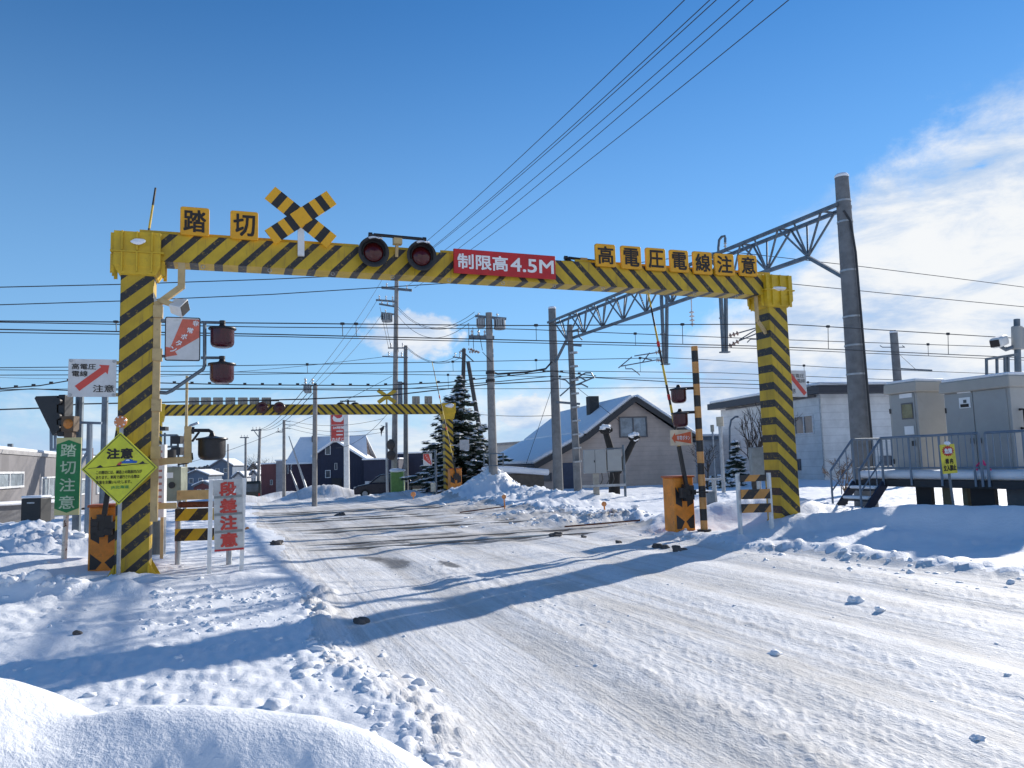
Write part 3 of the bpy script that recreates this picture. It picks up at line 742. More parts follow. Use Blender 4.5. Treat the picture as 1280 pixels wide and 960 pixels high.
e = MB(); e.text('注意', c+DR*.0+Z*hd*.41, DR, Z, hd*.66, hd*.27, bold=.045, lift=.004)
for i, tx in enumerate(('この踏切には、構造上の路面凹凸が', 'あります。車両で通行される際は', '注意をお願いいたします。')):
    wdt = hd*(1.18, 1.12, .92)[i]; e.text(tx, c-Z*hd*(.10+.135*i)+DR*(wdt/2-hd*.60), DR, Z, wdt, hd*.095, bold=.012, lift=.004)
e.build('lettering', letter_k, t)
e = MB(); e.text('JR北海道', c-Z*hd*.52+DR*hd*.02, DR, Z, hd*.46, hd*.10, bold=.012, lift=.004); e.build('lettering', letter_g, t)
e = MB(); Lx = lambda a, bb: (a*hd, bb*hd)
e.prism([Lx(-.80, .015), Lx(.78, .115), Lx(.66, .125), Lx(.60, .19), Lx(.50, .115), Lx(.20, .08), Lx(.06, .06), Lx(-.02, .15), Lx(-.10, .06), Lx(-.42, .045), Lx(-.50, .11), Lx(-.60, .04), Lx(-.80, .03)], c+DN*.004, DR, Z, .003); e.build('bump_drawing', black, t)
e = MB(); e.prism([Lx(.06, .135), Lx(.44, .135), Lx(.46, .19), Lx(.36, .205), Lx(.28, .255), Lx(.16, .25), Lx(.09, .195), Lx(.04, .19)], c+DN*.007, DR, Z, .003); e.build('car_drawing', mat('blue_print', (.02, .12, .42), .5), t)
e = MB(); e.prism([Lx(.15, .20), Lx(.26, .205), Lx(.25, .24), Lx(.18, .238)], c+DN*.010, DR, Z, .003); e.build('car_window_drawing', letter_w, t)
e = MB(); e.prism([Lx(-.07, .10), Lx(-.02, .16), Lx(.05, .19), Lx(.05, .135), Lx(.0, .09)], c+DN*.008, DR, Z, .003); e.build('crash_mark_drawing', letter_r, t)
rc = Vector((c.x, c.y, c.z+hd+.15))
e = MB(); e.lathe([(0, .03), (.06, .028), (.082, .018), (.088, 0), (.08, -.02), (0, -.025)], rc, DN, 24); rf = e.build('reflector', mat('reflector_orange', (.62, .22, .08), .25), t)
e = MB()
for i in range(7):
    a = i*2*math.pi/7+.2; e.cyl(rc+(DR*math.cos(a)+Z*math.sin(a))*.066+DN*.02, rc+(DR*math.cos(a)+Z*math.sin(a))*.066+DN*.03, .012, seg=8)
e.build('reflector_bead', letter_w, rf)

# ------------------------------------------------------------------ green vertical sign on a rusty post
Yg = 12.2; ct = at(86.5, 547, Yg); cb = at(83, 644, Yg); ax = (ct-cb); hg = ax.length; ax.normalize()
gr = DR.copy(); gr = (gr-ax*gr.dot(ax)).normalized(); c = (ct+cb)/2; wg = 28.5*Yg/960
foot = at(78, 714, Yg); foot.z = gz(foot.x, foot.y)
t = thing('green_crossing_sign', 'green vertical sign with cream ends leaning on a rusty white post', 'warning sign', foot)
p = MB(); p.cyl(foot-ax*.15-gr.cross(ax)*.04, ct-gr.cross(ax)*.04, .042, .038)
mm, tt, bb = newmat('flaking_white_post'); nz = noise(tt, 4.2, 4, .7)
tt.links.new(mixc(tt, sstep(tt, nz, .50, .56), (.62, .58, .52), (.13, .045, .025)), bb.inputs['Base Color']); bb.inputs['Roughness'].default_value = .7
p.build('post', mm, t)
gn = gr.cross(ax)
b = MB(); b.prism([(-wg/2, -hg/2), (wg/2, -hg/2), (wg/2, hg/2), (-wg/2, hg/2)], c, gr, ax, .015); b.build('board', cream_sign, t)
b = MB(); k = hg*.47; b.prism([(-wg*.495, -k+.07), (0, -k+.0), (wg*.495, -k+.07), (wg*.495, k-.07), (0, k), (-wg*.495, k-.07)], c+gn*.004, gr, ax, .003); b.build('green_field', green_sign, t)
b = MB()
for i, ch in enumerate('踏切注意'): b.text(ch, c+ax*hg*(.335-.223*i), gr, ax, wg*.62, hg*.165, bold=.012, lift=.006)
b.build('lettering', mat('letter_pale_green', (.50, .60, .42), .5), t)

# ------------------------------------------------------------------ white board with red characters
Yw = 11.6
t0 = at(264, 600, Yw); t1 = at(305.5, 597.5, Yw+.12); b0 = at(261, 722, Yw); b1 = at(301.5, 723, Yw+.12)
mid = (b0+b1)/2; mid.z = gz(mid.x, mid.y)
t = thing('step_warning_board', 'weathered white board with peeling red characters on two legs in the snow', 'warning sign', mid)
for a, bq in ((t0, b0), (t1, b1)):
    p = MB(); e_ = Vector((bq.x, bq.y, gz(bq.x, bq.y)-.08)); p.bar(e_, a, .06, .05, NN); p.build('leg', white_p, t)
wr = (t1-t0).normalized(); wa = ((t0-b0).normalized()+(t1-b1).normalized()).normalized(); wa = (wa-wr*wa.dot(wr)).normalized(); wn = wr.cross(wa)
ctr = (t0+t1)/2-wa*.52; wb = (t1-t0).length-.02; hb = 1.03
b = MB(); b.box(ctr+wn*.03, (wb/2-.02, .01, hb/2), (wr, wn, wa)); b.build('board', mat('weathered_white_board', (.50, .50, .48), .6, 0, .15, 6, (.25, .22, .2), .4), t)
b = MB()
for i in range(1, 4): b.box(ctr+wa*(hb/2-i*hb*.25)+wn*.042, (wb/2-.03, .004, .018), (wr, wn, wa))
b.build('batten', mat('grey_batten', (.24, .25, .24), .7), t)
b = MB(); b.box(ctr-wa*(hb/2+.012)+wn*.036, (wb/2-.02, .012, .014), (wr, wn, wa)); b.build('bottom_trim', mat('red_trim', (.5, .03, .03), .5), t)
b = MB()
for i, ch in enumerate('段差注意'): b.text(ch, ctr+wa*(hb/2-hb*(.135+.245*i))+wn*.04, wr, wa, wb*.50, hb*.19, bold=.045, lift=.008)
b.build('lettering', letter_r, t)
b = MB(); b.prism([(.02, -.04), (.10, .0), (.12, .06), (.06, .05)], ctr+wa*(hb*.30)+wn*.05, wr, wa, .003); b.build('peeled_patch', letter_w, t)

# ------------------------------------------------------------------ barrier machines with raised arms
def barrier(lab, px, Yb, wid, hgt, arm_px, arm_top_Y, axr, group):
    o = base(px, Yb)
    t = thing('crossing_barrier', lab, 'crossing barrier', o, group)
    r = axr; nf = r.cross(Z); c = o+Z*(hgt/2-.06)
    b = MB(); b.box(c, (wid/2, .22, hgt/2), (r, -nf, Z)); b.build('cabinet', orange, t, bevel=.03)
    f = c+nf*.221
    k = MB(); hw = wid/2-.03
    k.prism([(-hw, .0), (-hw, .34), (-.06, .10), (-.06, -.08), (-.10, -.05)], f+Z*.02, r, Z, -.004)
    k.prism([(hw, .0), (.10, -.05), (.06, -.08), (.06, .10), (hw, .34)], f+Z*.02, r, Z, -.004)
    k.prism([(-hw, -hgt*.44), (-.10, -hgt*.44), (-.02, -.34), (-hw, -.20)], f, r, Z, -.004)
    k.prism([(hw, -hgt*.44), (hw, -.20), (.02, -.34), (.10, -hgt*.44)], f, r, Z, -.004)
    k.build('chevron_marking', black, t)
    k = MB(); k.box(o+Z*(hgt-.05), (wid/2+.02, .24, .02), (r, -nf, Z)); k.build('lid', mat('orange_lid', (.45, .10, .02), .5), t, bevel=.01)
    hub = c+nf*.30+Z*(hgt*.22)
    k = MB(); k.cyl(hub-nf*.09, hub+nf*.08, .13, seg=18)
    for i in range(7):
        a = i*.9; k.box(hub+nf*.03+(r*math.cos(a)+Z*math.sin(a))*.12, (.05, .07, .05), (r, nf, Z))
    k.bar(hub, hub-Z*.1+r*.1, .09); k.build('drive_hub', blackm, t)
    top = at(arm_px[0], arm_px[1], arm_top_Y); top = top+nf*.0
    dv = (top-hub).normalized(); L = (top-hub).length
    k = MB(); k.bar(hub+nf*.05-dv*.15, hub+nf*.05+dv*.95, .07, .06, nf); k.build('arm_bracket', blackm, t)
    a0 = hub+nf*.05+dv*.85; sm = stripes('barrier_arm_'+str(px), dv, .86, .5, (.74, .50, .04), BLK, .1, wear=.2)
    k = MB(); k.cyl(a0, top, .030, .018, 8); arm = k.build('barrier_arm', sm, t)
    k = MB()
    for q in (.30, .62): k.cyl(a0+(top-a0)*q, a0+(top-a0)*(q+.03), .034, seg=8)
    k.build('red_band', mat('red_band', (.6, .02, .02), .5), arm)
    return t, a0, top
barrier('orange barrier machine behind the left gantry pillar, its striped arm raised', 134, 12.05, .42, 1.0, (194.5, 235), 12.6, D, 'crossing barriers')
_, a0, top = barrier('orange barrier machine with black chevrons right of the road, striped arm raised', 847, 16.0, .47, 1.10, (808.5, 357), 16.2, D, 'crossing barriers')
hb_ = MB(); q = a0+(top-a0)*.80; 
# ------------------------------------------------------------------ striped signal post on the right
o = base(877, 15.7); tp = at(864.5, 433, 15.7); tp = Vector((o.x, o.y, tp.z))
t = thing('signal_post', 'black and orange banded signal post with two red lamps beside the right barrier', 'signal post', o)
bands = stripes('post_bands', Z, .46, .5, (.72, .34, .10), BLK, .5, wear=.15)
p = MB(); p.cyl(o-Z*.1, tp, .072, .068, 14); p.build('post', bands, t)
p = MB(); p.cyl(o+Z*.78, o+Z*.81, .13); p.cyl(o-Z*.05, o+Z*.05, .14); p.build('collar', blackm, t)
for y in (485, 515):
    e_ = at(871, y, 15.7); e_ = Vector((o.x, o.y, e_.z)); cc = at(848, y+2, 15.75)
    if y == 515: cc = at(850, y+2, 15.75)
    a = MB(); a.tube([e_, Vector((cc.x+.05, cc.y, e_.z)), Vector((cc.x, cc.y, e_.z-.03)), cc+Z*.02], .03, 10); arm = a.build('lamp_arm', blackm, t)
    h = MB(); l = MB(); bucket_lamp(h, l, cc, .155, .28); h.build('lamp_cap', blackm, arm); l.build('warning_lamp', lens_r2, arm)
# horizontal-arrow emergency sign on the post
c = at(852, 547, 15.62); wd = 31*15.6/960; ht = 19.5*15.6/960
t = thing('emergency_button_sign', 'small sign with red arrow pointing left on the black and orange post', 'warning sign', c-Z*ht/2)
b = MB(); b.prism(rrect(wd, ht, .015), c, D, Z, .025); b.build('board', mat('sign_pale_orange', (.62, .50, .36), .5), t)
b = MB(); b.prism([(-wd*.46, -ht*.03), (-wd*.30, -ht*.36), (-wd*.30, -ht*.20), (wd*.44, -ht*.40), (wd*.44, ht*.38), (-wd*.30, ht*.16), (-wd*.30, ht*.32)], c-NN*.004, D, Z, .003); b.build('arrow', mat('arrow_orange_red', (.58, .10, .03), .5), t)
b = MB(); b.text('非常ボタン', c+D*wd*.08-NN*.005-Z*.005, D, Z, wd*.62, ht*.28, bold=.006, lift=.004); b.build('lettering', letter_w, t)
b = MB(); b.bar(c+D*wd*.3+NN*.03, c+D*(wd*.5+.1)+NN*.05, .04); b.build('bracket', blackm, t)

# ------------------------------------------------------------------ barricades
def barricade(lab, legs, Yb, boards, rise, legm, bm_name, colr, falling=False):
    pts = [base(x, Yb) for x in legs]; o = (pts[0]+pts[-1])/2; o.z = min(p.z for p in pts)
    t = thing('barricade', lab, 'barricade', o, 'black and yellow board barricades')
    ztop = at(legs[0], boards[0][0], Yb).z
    for p_, k in zip(pts, range(9)):
        b = MB(); b.cyl(p_-Z*.1, Vector((p_.x, p_.y, ztop+.03)), .045, seg=10) if legm is galv else b.bar(p_-Z*.1, Vector((p_.x, p_.y, ztop+.03)), .06, .06)
        b.build('leg', legm, t)
    dv = (pts[-1]-pts[0]); dv.z = 0; dv.normalize(); nf = dv.cross(Z)
    sm = stripes(bm_name, dv*(1 if not falling else -1)-Z*.85, .42, .5, colr, BLK, .0, wear=.3)
    for (y0, y1, x0, x1) in boards:
        za = at(x0, y0, Yb).z; zb = at(x0, y1, Yb).z; pa = at(x0, 600, Yb); pb = at(x1, 600, Yb)
        c = Vector(((pa.x+pb.x)/2, Yb, (za+zb)/2))+nf*.06
        b = MB(); b.box(c, ((pb-pa).length/2, .02, (za-zb)/2), (dv, nf, Z)); b.build('board', sm, t)
    return t
t = barricade('yellow and black barricade with steel legs between left pillar and white board', (223.5, 287), 12.6, [(636, 651, 222, 274), (661, 676, 222, 274)], 0, galv, 'barricade_left_stripes', YEL)
b = MB(); q0, q1 = at(222, 619, 12.55), at(263, 618, 12.55); b.bar(q0, q1, .06, .15); b.build('top_rail', conduit_m, t)
b = MB(); b.cyl(at(224, 631, 12.6), at(270, 630, 12.6), .05); b.build('roller', rust, t)
t = barricade('orange and black barricade on white legs beside the right gantry pillar', (922, 961), 14.7, [(594, 602, 924, 956), (612, 624, 924, 960), (630, 641, 924, 960)], 0, white_p, 'barricade_right_stripes', (.66, .30, .07))

# ------------------------------------------------------------------ catenary portal over the tracks, right of the road
def mast(name, lab, px0, py0, Y, r0, r1, m, cat='mast', group=None, px1=None, cap=True, seg=18):
    tp = at(px0, py0, Y); o = Vector((tp.x, tp.y, gz(tp.x, tp.y)))
    t = thing(name, lab, cat, o, group)
    b = MB(); b.cyl(o-Z*.3, tp, r0, r1, seg); b.build('shaft', m, t)
    if cap:
        b = MB(); b.lathe([(r1*1.04, -.01), (r1*1.05, .05), (r1*.8, .10), (0, .12)], tp, Z, seg); b.build('snow_cap', snow, t)
    return t, o, tp
tR, oR, topR = mast('catenary_mast', 'tall dark concrete mast standing right of the near gantry', 1052, 222, 21, .31, .185, concrete_d, 'mast', 'concrete masts carrying the wires')
for z, kk in ((6.5, 1), (7.9, 1), (8.5, 1), (5.2, 0), (3.6, 0), (4.4, 0)):
    b = MB(); rr_ = .31+(.185-.31)*z/9.2+.012; b.cyl(oR+Z*z, oR+Z*(z+.05), rr_, seg=18); b.build('steel_band', galv, tR)
b = MB(); b.tube([oR+Vector((-.1, -.2, 8.2)), oR+Vector((.05, -.235, 7.9)), oR+Vector((.12, -.25, 7)), oR+Vector((.13, -.31, 3)), oR+Vector((.13, -.34, .3))], .03, 6); b.build('cable', wire_m, tR)
tL, oL, topL = mast('catenary_mast', 'dark concrete mast at the far end of the lattice girder', 690, 386, 38, .25, .19, concrete_d, 'mast', 'concrete masts carrying the wires')
A = Vector((topR.x, topR.y, 0)); Bq = Vector((topL.x, topL.y, 0)); dv = (Bq-A); Ltr = dv.length; dv.normalize(); sd = dv.cross(Z)
ZT, ZBm = 8.5, 7.4
t = thing('lattice_girder', 'grey steel lattice girder running back from the tall mast over the tracks', 'girder', A+Z*ZBm)
for q in (-1, 1):
    b = MB(); b.bar(A+sd*.26*q+Z*ZT, Bq+sd*.26*q+Z*ZT, .10); b.build('top_chord', dark_galv, t)
u0, u1 = 1.45, Ltr-1.45
b = MB(); b.bar(A+dv*u0+Z*ZBm, A+dv*u1+Z*ZBm, .11); b.build('bottom_chord', dark_galv, t)
for (u, uu_, z) in ((u0, .2, 6.5), (u1, Ltr-.2, 6.5)):
    b = MB(); b.bar(A+dv*u+Z*ZBm, A+dv*uu_+Z*z, .10); b.build('knee_brace', dark_galv, t)
nb = 9; stp = (u1-u0)/nb
for i in range(nb+1):
    un = u0+stp*i
    for q in (-1, 1):
        b = MB(); tp_ = A+sd*.26*q+Z*ZT; bp = A+dv*un+Z*ZBm
        for du in (-.5, .12, .5):
            ue = max(.1, min(Ltr-.1, un+du*stp)); b.bar(bp, tp_+dv*ue, .05 if du else .04)
        b.build('lattice_web', dark_galv, t)
    b = MB(); ue = max(.1, un-.5*stp); b.bar(A+dv*ue-sd*.26+Z*ZT, A+dv*ue+sd*.26+Z*ZT, .05); b.build('cross_tie', dark_galv, t)
def hang_arm(px, ybot, lab, px_hook=None):
    best = min((abs((at(px, 400, 1).x) - ((A+dv*u).x/(A+dv*u).y)), u) for u in np.linspace(1, Ltr-1, 400))[1]
    c = A+dv*best; zb = at(px, ybot, c.y).z
    t2 = thing('drop_arm', lab, 'drop arm', Vector((c.x, c.y, zb)), 'arms hanging from the lattice girder')
    for q, w_ in ((-1, .12), (1, .12)):
        b = MB(); b.bar(c+dv*.0-D*.0+Z*zb+D*.05*q, c+D*(.14+.12*q)*q+Z*(ZT-.1), .085, .12, NN); b.build('channel', dark_galv, t2)
    b = MB(); b.box(c+Z*(zb+.02), (.16, .1, .02)); b.box(c+Z*(zb+1.2), (.13, .04, .02)); b.build('end_plate', dark_galv, t2)
    return t2, c, zb
def insulator(mb, p0, p1, r=.055, n=6):
    p0 = Vector(p0); p1 = Vector(p1); L = (p1-p0).length; prof = [(.018, 0)]
    for i in range(n):
        h0 = L*(i+.15)/n; prof += [(.022, h0), (r, h0+L*.28/n), (r*.9, h0+L*.42/n), (.024, h0+L*.55/n)]
    prof.append((.018, L)); mb.lathe(prof, p0, p1-p0, 12)
t1_, c1_, z1_ = hang_arm(829, 456, 'steel drop arm hanging from the girder nearer its far end')
def brk(t2, Y, isl, bars):
    for (x0, y0), (x1, y1) in isl:
        b = MB(); insulator(b, at(x0, y0, Y), at(x1, y1, Y), .085, 3); b.build('insulator', cer_b, t2)
    b = MB()
    for pts in bars: b.tube([at(x, y, Y) for x, y in pts], .022, 6)
    b.build('cantilever', dark_galv, t2)
brk(t1_, c1_.y, [((827, 439), (819, 441)), ((827, 450.5), (820, 450))], [[(819, 441), (793, 445)], [(820, 450), (775, 458)], [(812, 441), (803, 453)], [(790, 446), (773, 460)], [(800, 447), (815, 450)], [(782, 458), (782, 461), (790, 461), (797, 466), (800, 469)]])
t2_, c2_, z2_ = hang_arm(904, 441, 'steel drop arm hanging from the girder beside the right pillar')
brk(t2_, c2_.y, [((911, 420), (924, 416)), ((911, 433), (924, 426))], [[(924, 416), (945, 410)], [(924, 426), (948, 416)], [(924, 425), (945, 412)], [(934, 428), (938, 424), (945, 424)]])
b = MB(); pz = at(898, 330, c2_.y); b.tube([Vector((pz.x, pz.y, ZT-.3))]+[at(x, y, c2_.y) for x, y in ((898, 310), (899, 300), (902, 296), (906, 295), (906.5, 298), (906.5, 303))], .045, 8); b.build('goose_neck', dark_galv, t)
b = MB(); insulator(b, at(906.5, 303, c2_.y), at(906.5, 313, c2_.y), .06, 3); b.build('insulator', cer_w, t)
b = MB(); b.tube([at(864, 372, 28), at(864.5, 388, 28)], .02, 6); insulator(b, at(864.5, 388, 28), at(865.5, 408, 28), .10, 4)
one('hanging_insulator', 'string of pale disc insulators hanging below the girder', 'insulator', b, cer_w, at(865.5, 408, 28))
mast('catenary_mast', 'short grey mast seen behind the equipment cabinets on the right', 1117, 416, 33, .2, .16, concrete_d, 'mast', 'concrete masts carrying the wires')
b = MB(); b.tube([at(1125, 461, 33), at(1165, 463, 33)], .035, 6); b.tube([at(1122, 441, 33), at(1144, 461, 33)], .012, 5)
for x in (1103, 1131): b.tube([at(x-3, 432, 33), at(x, 434, 33), at(1117, 434, 33)], .02, 5)
tm = [o for o in COL.objects if o.get('label') == 'short grey mast seen behind the equipment cabinets on the right'][0]
b.build('cantilever', dark_galv, tm)

# ------------------------------------------------------------------ utility poles
def upole(lab, px0, py0, Y, r0=.17, r1=.11, m=None, px1=None, group='utility poles around the crossing', name='utility_pole'):
    tp = at(px0, py0, Y); bx = at(px1 if px1 else px0, 600, Y).x; o = Vector((bx, Y, gz(bx, Y)))
    t = thing(name, lab, 'utility pole', o, group)
    b = MB(); b.cyl(o-Z*.2, tp, r0, r1, 12); b.build('shaft', m or concrete, t)
    return t, o, tp
def xarm(t, Y, x0, y0, x1, y1, wd=.10, ins=3, m=None):
    p, q = at(x0, y0, Y), at(x1, y1, Y)
    b = MB(); b.bar(p, q, wd); a = b.build('crossarm', m or dark_galv, t)
    for i in range(ins):
        c = p+(q-p)*((i+.5)/ins); b = MB(); insulator(b, c+Z*.04, c+Z*.32, .06, 2); b.build('insulator', cer_w, a)
def transformer(t, Y, x, y, wpx, hpx):
    c = at(x, y, Y); r = wpx/2*Y/960; h = hpx*Y/960
    b = MB(); b.lathe([(0, -h/2), (r*.9, -h/2), (r, -h*.42), (r, h*.38), (r*1.05, h*.40), (r*1.05, h*.44), (r*.8, h*.5), (0, h*.52)], c, Z, 16); o = b.build('transformer', mat('transformer_grey', (.28, .30, .31), .5, .2, .15), t)
    b = MB()
    for i in range(5): b.box(c+Vector((-r+.4*r*i+.1*r, -r*.75, 0)), (.02, r*.35, h*.33), (Vector((1, 0, 0)), Vector((0, 1, 0)), Z))
    b.build('cooling_fin', galv, o)
    b = MB(); insulator(b, c+Vector((-.1, 0, h*.5)), c+Vector((-.1, 0, h*.5+.25)), .05, 2); b.build('insulator', cer_w, o)
Yp = 46
tA, oA, topA = upole('tallest grey utility pole seen under the middle of the near beam', 496, 334, Yp, .19, .12, px1=492)
xarm(tA, Yp, 477, 359.5, 515, 363, .14, 3); xarm(tA, Yp, 470, 375, 495, 377, .10, 3); xarm(tA, Yp, 474, 380, 495, 383.5, .10, 3); xarm(tA, Yp, 477, 391, 494, 393, .08, 0)
transformer(tA, Yp, 484, 397, 14, 11); xarm(tA, Yp, 485, 435, 507, 435, .07, 3); xarm(tA, Yp, 478, 445.5, 510, 447, .07, 2)
for x in (497, 500):
    pass
b = MB(); b.cyl(at(491, 549, Yp), at(491, 571, Yp), .22, seg=12); b.build('equipment_drum', mat('pole_box_grey', (.22, .22, .21), .6), tA)
b = MB(); b.lathe([(0, -.02), (.30, 0), (.29, .06), (0, .1)], at(488.5, 556, Yp-.3), Vector((-.5, -.8, 0)), 20); b.lathe([(0, -.02), (.29, 0), (.28, .06), (0, .1)], at(489, 569, Yp-.3), Vector((-.3, -.9, 0)), 20); b.build('traffic_mirror', mat('mirror_back', (.04, .03, .025), .5), tA)
tB, oB, topB = upole('thinner dark pole standing just right of the tallest utility pole', 507, 432, 48, .16, .12, m=concrete_d)
b = MB(); b.box(at(499.5, 492, 48), (.18, .15, .75), (Vector((1, 0, 0)), Vector((0, 1, 0)), Z)); b.build('meter_box', mat('pole_box_blue', (.14, .18, .22), .5), tB, bevel=.03)
tC, oC, topC = upole('stout grey pole with two transformers right of the fir tree', 611, 391, 34, .205, .15, px1=617)
xarm(tC, 34, 594, 395, 633, 398.5, .10, 0); transformer(tC, 34, 601, 403.5, 11, 12); transformer(tC, 34, 624.5, 405, 15, 14)
xarm(tC, 34, 586, 421, 618, 422, .14, 4)
b = MB()
for z in (466, 476): b.cyl(at(613, z, 34)-Z*.06, at(613, z, 34)+Z*.06, .215, seg=12)
b.build('steel_band', blackm, tC)
b = MB(); b.bar(at(605, 567, 33.8), at(629, 567, 33.8), .05); b.bar(at(605, 582, 33.8), at(629, 582, 33.8), .05)
for x in (605, 612, 629): b.bar(at(x, 566, 33.8), at(x, 583, 33.8), .05)
b.build('step_guard', dark_galv, tC)
tD, oD, topD = upole('dark wooden pole behind the top of the fir tree', 580, 436, 50, .17, .13, m=mat('tarred_wood', (.085, .08, .078), .85, 0, .2, 6), px1=575)
xarm(tD, 50, 566, 446, 578, 448, .08, 2); xarm(tD, 50, 577, 438, 592, 452, .08, 0)
b = MB()
for x0, y0, x1, y1 in ((585, 436, 593, 438.5), (586, 440, 599, 440), (588, 436, 600, 441), (574, 441, 581, 435)): insulator(b, at(x0, y0, 50), at(x1, y1, 50), .10, 4)
b.build('insulator', cer_b, tD)
q = at(585, 452, 50); bq = at(613, 600, 49); bq.z = gz(bq.x, bq.y)
b = MB(); b.cyl(bq-Z*.2, q, .18, .13, 12); one('stay_pole', 'dark slanting prop pole between the fir tree and the transformer pole', 'prop pole', b, mat('tarred_wood', (.085, .08, .078)), bq)
tE, oE, topE = upole('grey pole with a small transformer left of the red shop sign', 394, 481, 33, .115, .09, px1=393)
transformer(tE, 33, 385, 486, 9, 11); xarm(tE, 33, 377, 481, 395, 482, .06, 2)
tF, oF, topF = upole('slim pole standing in front of the dark purple house', 355, 525, 56, .13, .10); xarm(tF, 56, 345, 540, 356, 540, .07, 2)
for y in (526, 530.5, 535):
    b = MB(); p_ = at(355.5, y, 56); b.tube([p_, at(363, y+1, 56)], .025, 5); b.build('service_bracket', dark_galv, tF)
tG, oG, topG = upole('far pole with a crossarm left of the bare tree', 325, 536, 72, .16, .12, px1=322); xarm(tG, 72, 314, 538, 327, 537.5, .12, 3)
b = MB(); b.bar(at(318, 539, 72), at(324, 547, 72), .07); b.build('brace', dark_galv, tG)
tH, oH, topH = upole('farthest pole on the left behind the weathered white board', 307, 546, 92, .17, .12); xarm(tH, 92, 300, 547, 311, 547, .12, 3)
upole('tiny distant pole above the black bucket lamp', 285, 555, 120, .16, .12)
tI, oI, topI = upole('grey wooden pole carrying brackets beside the far concrete mast', 712, 406, 36, .19, .13, m=concrete_d, px1=722)
for (x0, y0, x1, y1) in ((706, 430, 727, 432), (695, 502.5, 725, 505), (708, 416, 724, 412)):
    b = MB(); b.bar(at(x0, y0, 36), at(x1, y1, 36), .10); b.build('crossarm', dark_galv, tI)
b = MB()
for pts in (((716, 475), (732, 466), (739, 466)), ((718, 482), (742, 472)), ((739, 466), (743, 473)), ((724, 471), (733, 476)), ((721, 481), (727, 480), (735, 484)), ((697, 473), (707, 475), (716, 484)), ((700, 495), (717, 480)), ((723, 410), (723, 420), (728, 425))): b.tube([at(x, y, 35.7) for x, y in pts], .035, 5)
b.build('cantilever', dark_galv, tI)
b = MB()
for i in range(9): b.cyl(at(717+i*.6, 440+i*17, 35.75), at(717.2+i*.6, 442+i*17, 35.75), .20, seg=10)
b.build('climbing_band', galv, tI)
# props for the far left pole
for k, (x0, y0, x1, y1, lab) in enumerate(((361, 545, 383, 611, 'longer slanting white guy guard before the purple house'), (363, 588, 374, 617, 'shorter slanting white guy guard before the purple house'))):
    p0, p1 = at(x0, y0, 55), at(x1, y1, 55); b = MB(); b.cyl(p1, p0, .10, .03, 8); one('guy_guard', lab, 'guy wire', b, galv, p1)

# ------------------------------------------------------------------ wires
def wire(name, lab, pts, grp, r=.012, sag=0, dx=12, mb=None):
    pts = [Vector(p) for p in pts]; out = []
    for a, b_ in zip(pts[:-1], pts[1:]):
        for i in range(dx): 
            u = i/dx; p = a+(b_-a)*u; out.append(p-Z*(sag*4*u*(1-u)))
    out.append(pts[-1])
    b = mb or MB(); b.tube(out, r, 5)
    if mb is None: return one(name, lab, 'wire', b, wire_m, pts[0], grp)
# five distribution lines over the road, from the pole over our heads
RD = -NN
LN = [((478, 346), 846, 210), ((487, 350), 877, 228), ((491, 348), 885, 236), ((506, 349), 914, 248.5), ((511, 356), 931, 258), ((518, 360), 974, 277)]
for i, (p0, xt, _) in enumerate(LN):
    a = at(p0[0], p0[1], Yp)
    v = ray(xt, 0); # height on the ray over the line that leaves the pole parallel to the road
    k = None
    for kk in np.linspace(30, 47, 300):
        p = a+RD*kk
        if p.y > 1 and abs(v.x/v.y-p.x/p.y) < .012: k = kk; break
    if k is None: k = 40
    p = a+RD*k; e_ = CAM+v*(p.y/v.y); e2 = a+(e_-a)*1.15
    wire('power_line', 'thin black power line running from the tallest pole over the red sign to the top', [a, e2], 'power lines slanting across the sky above the gantry', .011, .35, 30)
def wpx(name, lab, pxs, X0, Y0, dn, grp, r=.012, sub=1):
    """a wire in the upright plane through (X0, Y0) with direction dn that passes the listed pixels"""
    nrm = Vector((-dn.y, dn.x, 0)); o = Vector((X0, Y0, 0)); pts = []
    for x, y in pxs:
        v = ray(x, y); tt_ = (o-CAM).dot(nrm)/v.dot(nrm); pts.append(CAM+v*tt_)
    m_ = MB(); m_.tube(pts, r, 5); return one(name, lab, 'wire', m_, wire_m, pts[0], grp)
wpx('feeder_line', 'upper of two thin lines passing behind the tops of both pillars', [(-60, 360), (0, 359), (150, 355.5), (340, 349), (470, 343), (640, 338), (800, 338), (980, 354), (1130, 369), (1300, 385.5)], -12, 18, D, 'feeder lines behind the near gantry', .013)
wpx('feeder_line', 'lower of two thin lines passing behind the tops of both pillars', [(-60, 383), (0, 381), (160, 376), (340, 368), (592, 352), (750, 335), (906, 314), (1075, 333), (1180, 346), (1300, 361.5)], -12, 19, D, 'feeder lines behind the near gantry', .013)
def catenary(lab, mess, cont, X0, Y0, drops, r=.012):
    nrm = Vector((-D.y, D.x, 0)); o = Vector((X0, Y0, 0))
    def P(x, y): v = ray(x, y); return CAM+v*((o-CAM).dot(nrm)/v.dot(nrm))
    xs1, ys1 = zip(*mess); xs2, ys2 = zip(*cont)
    t = thing('catenary_line', lab, 'overhead line', P(*cont[0]), 'overhead contact lines above the tracks')
    xs = np.linspace(-40, 1320, 40)
    for nm, X, Yy in (('messenger_wire', xs1, ys1), ('contact_wire', xs2, ys2)):
        b = MB(); b.tube([P(x, float(np.interp(x, X, Yy))) for x in xs], r, 5); b.build(nm, wire_m, t)
    for x in drops:
        b = MB(); b.tube([P(x, float(np.interp(x, xs1, ys1))), P(x+.5, float(np.interp(x, xs2, ys2)))], .009, 4); b.cyl(P(x, float(np.interp(x, xs1, ys1))+1), P(x, float(np.interp(x, xs1, ys1))-1.5), .05, seg=6); b.build('dropper', wire_m, t)
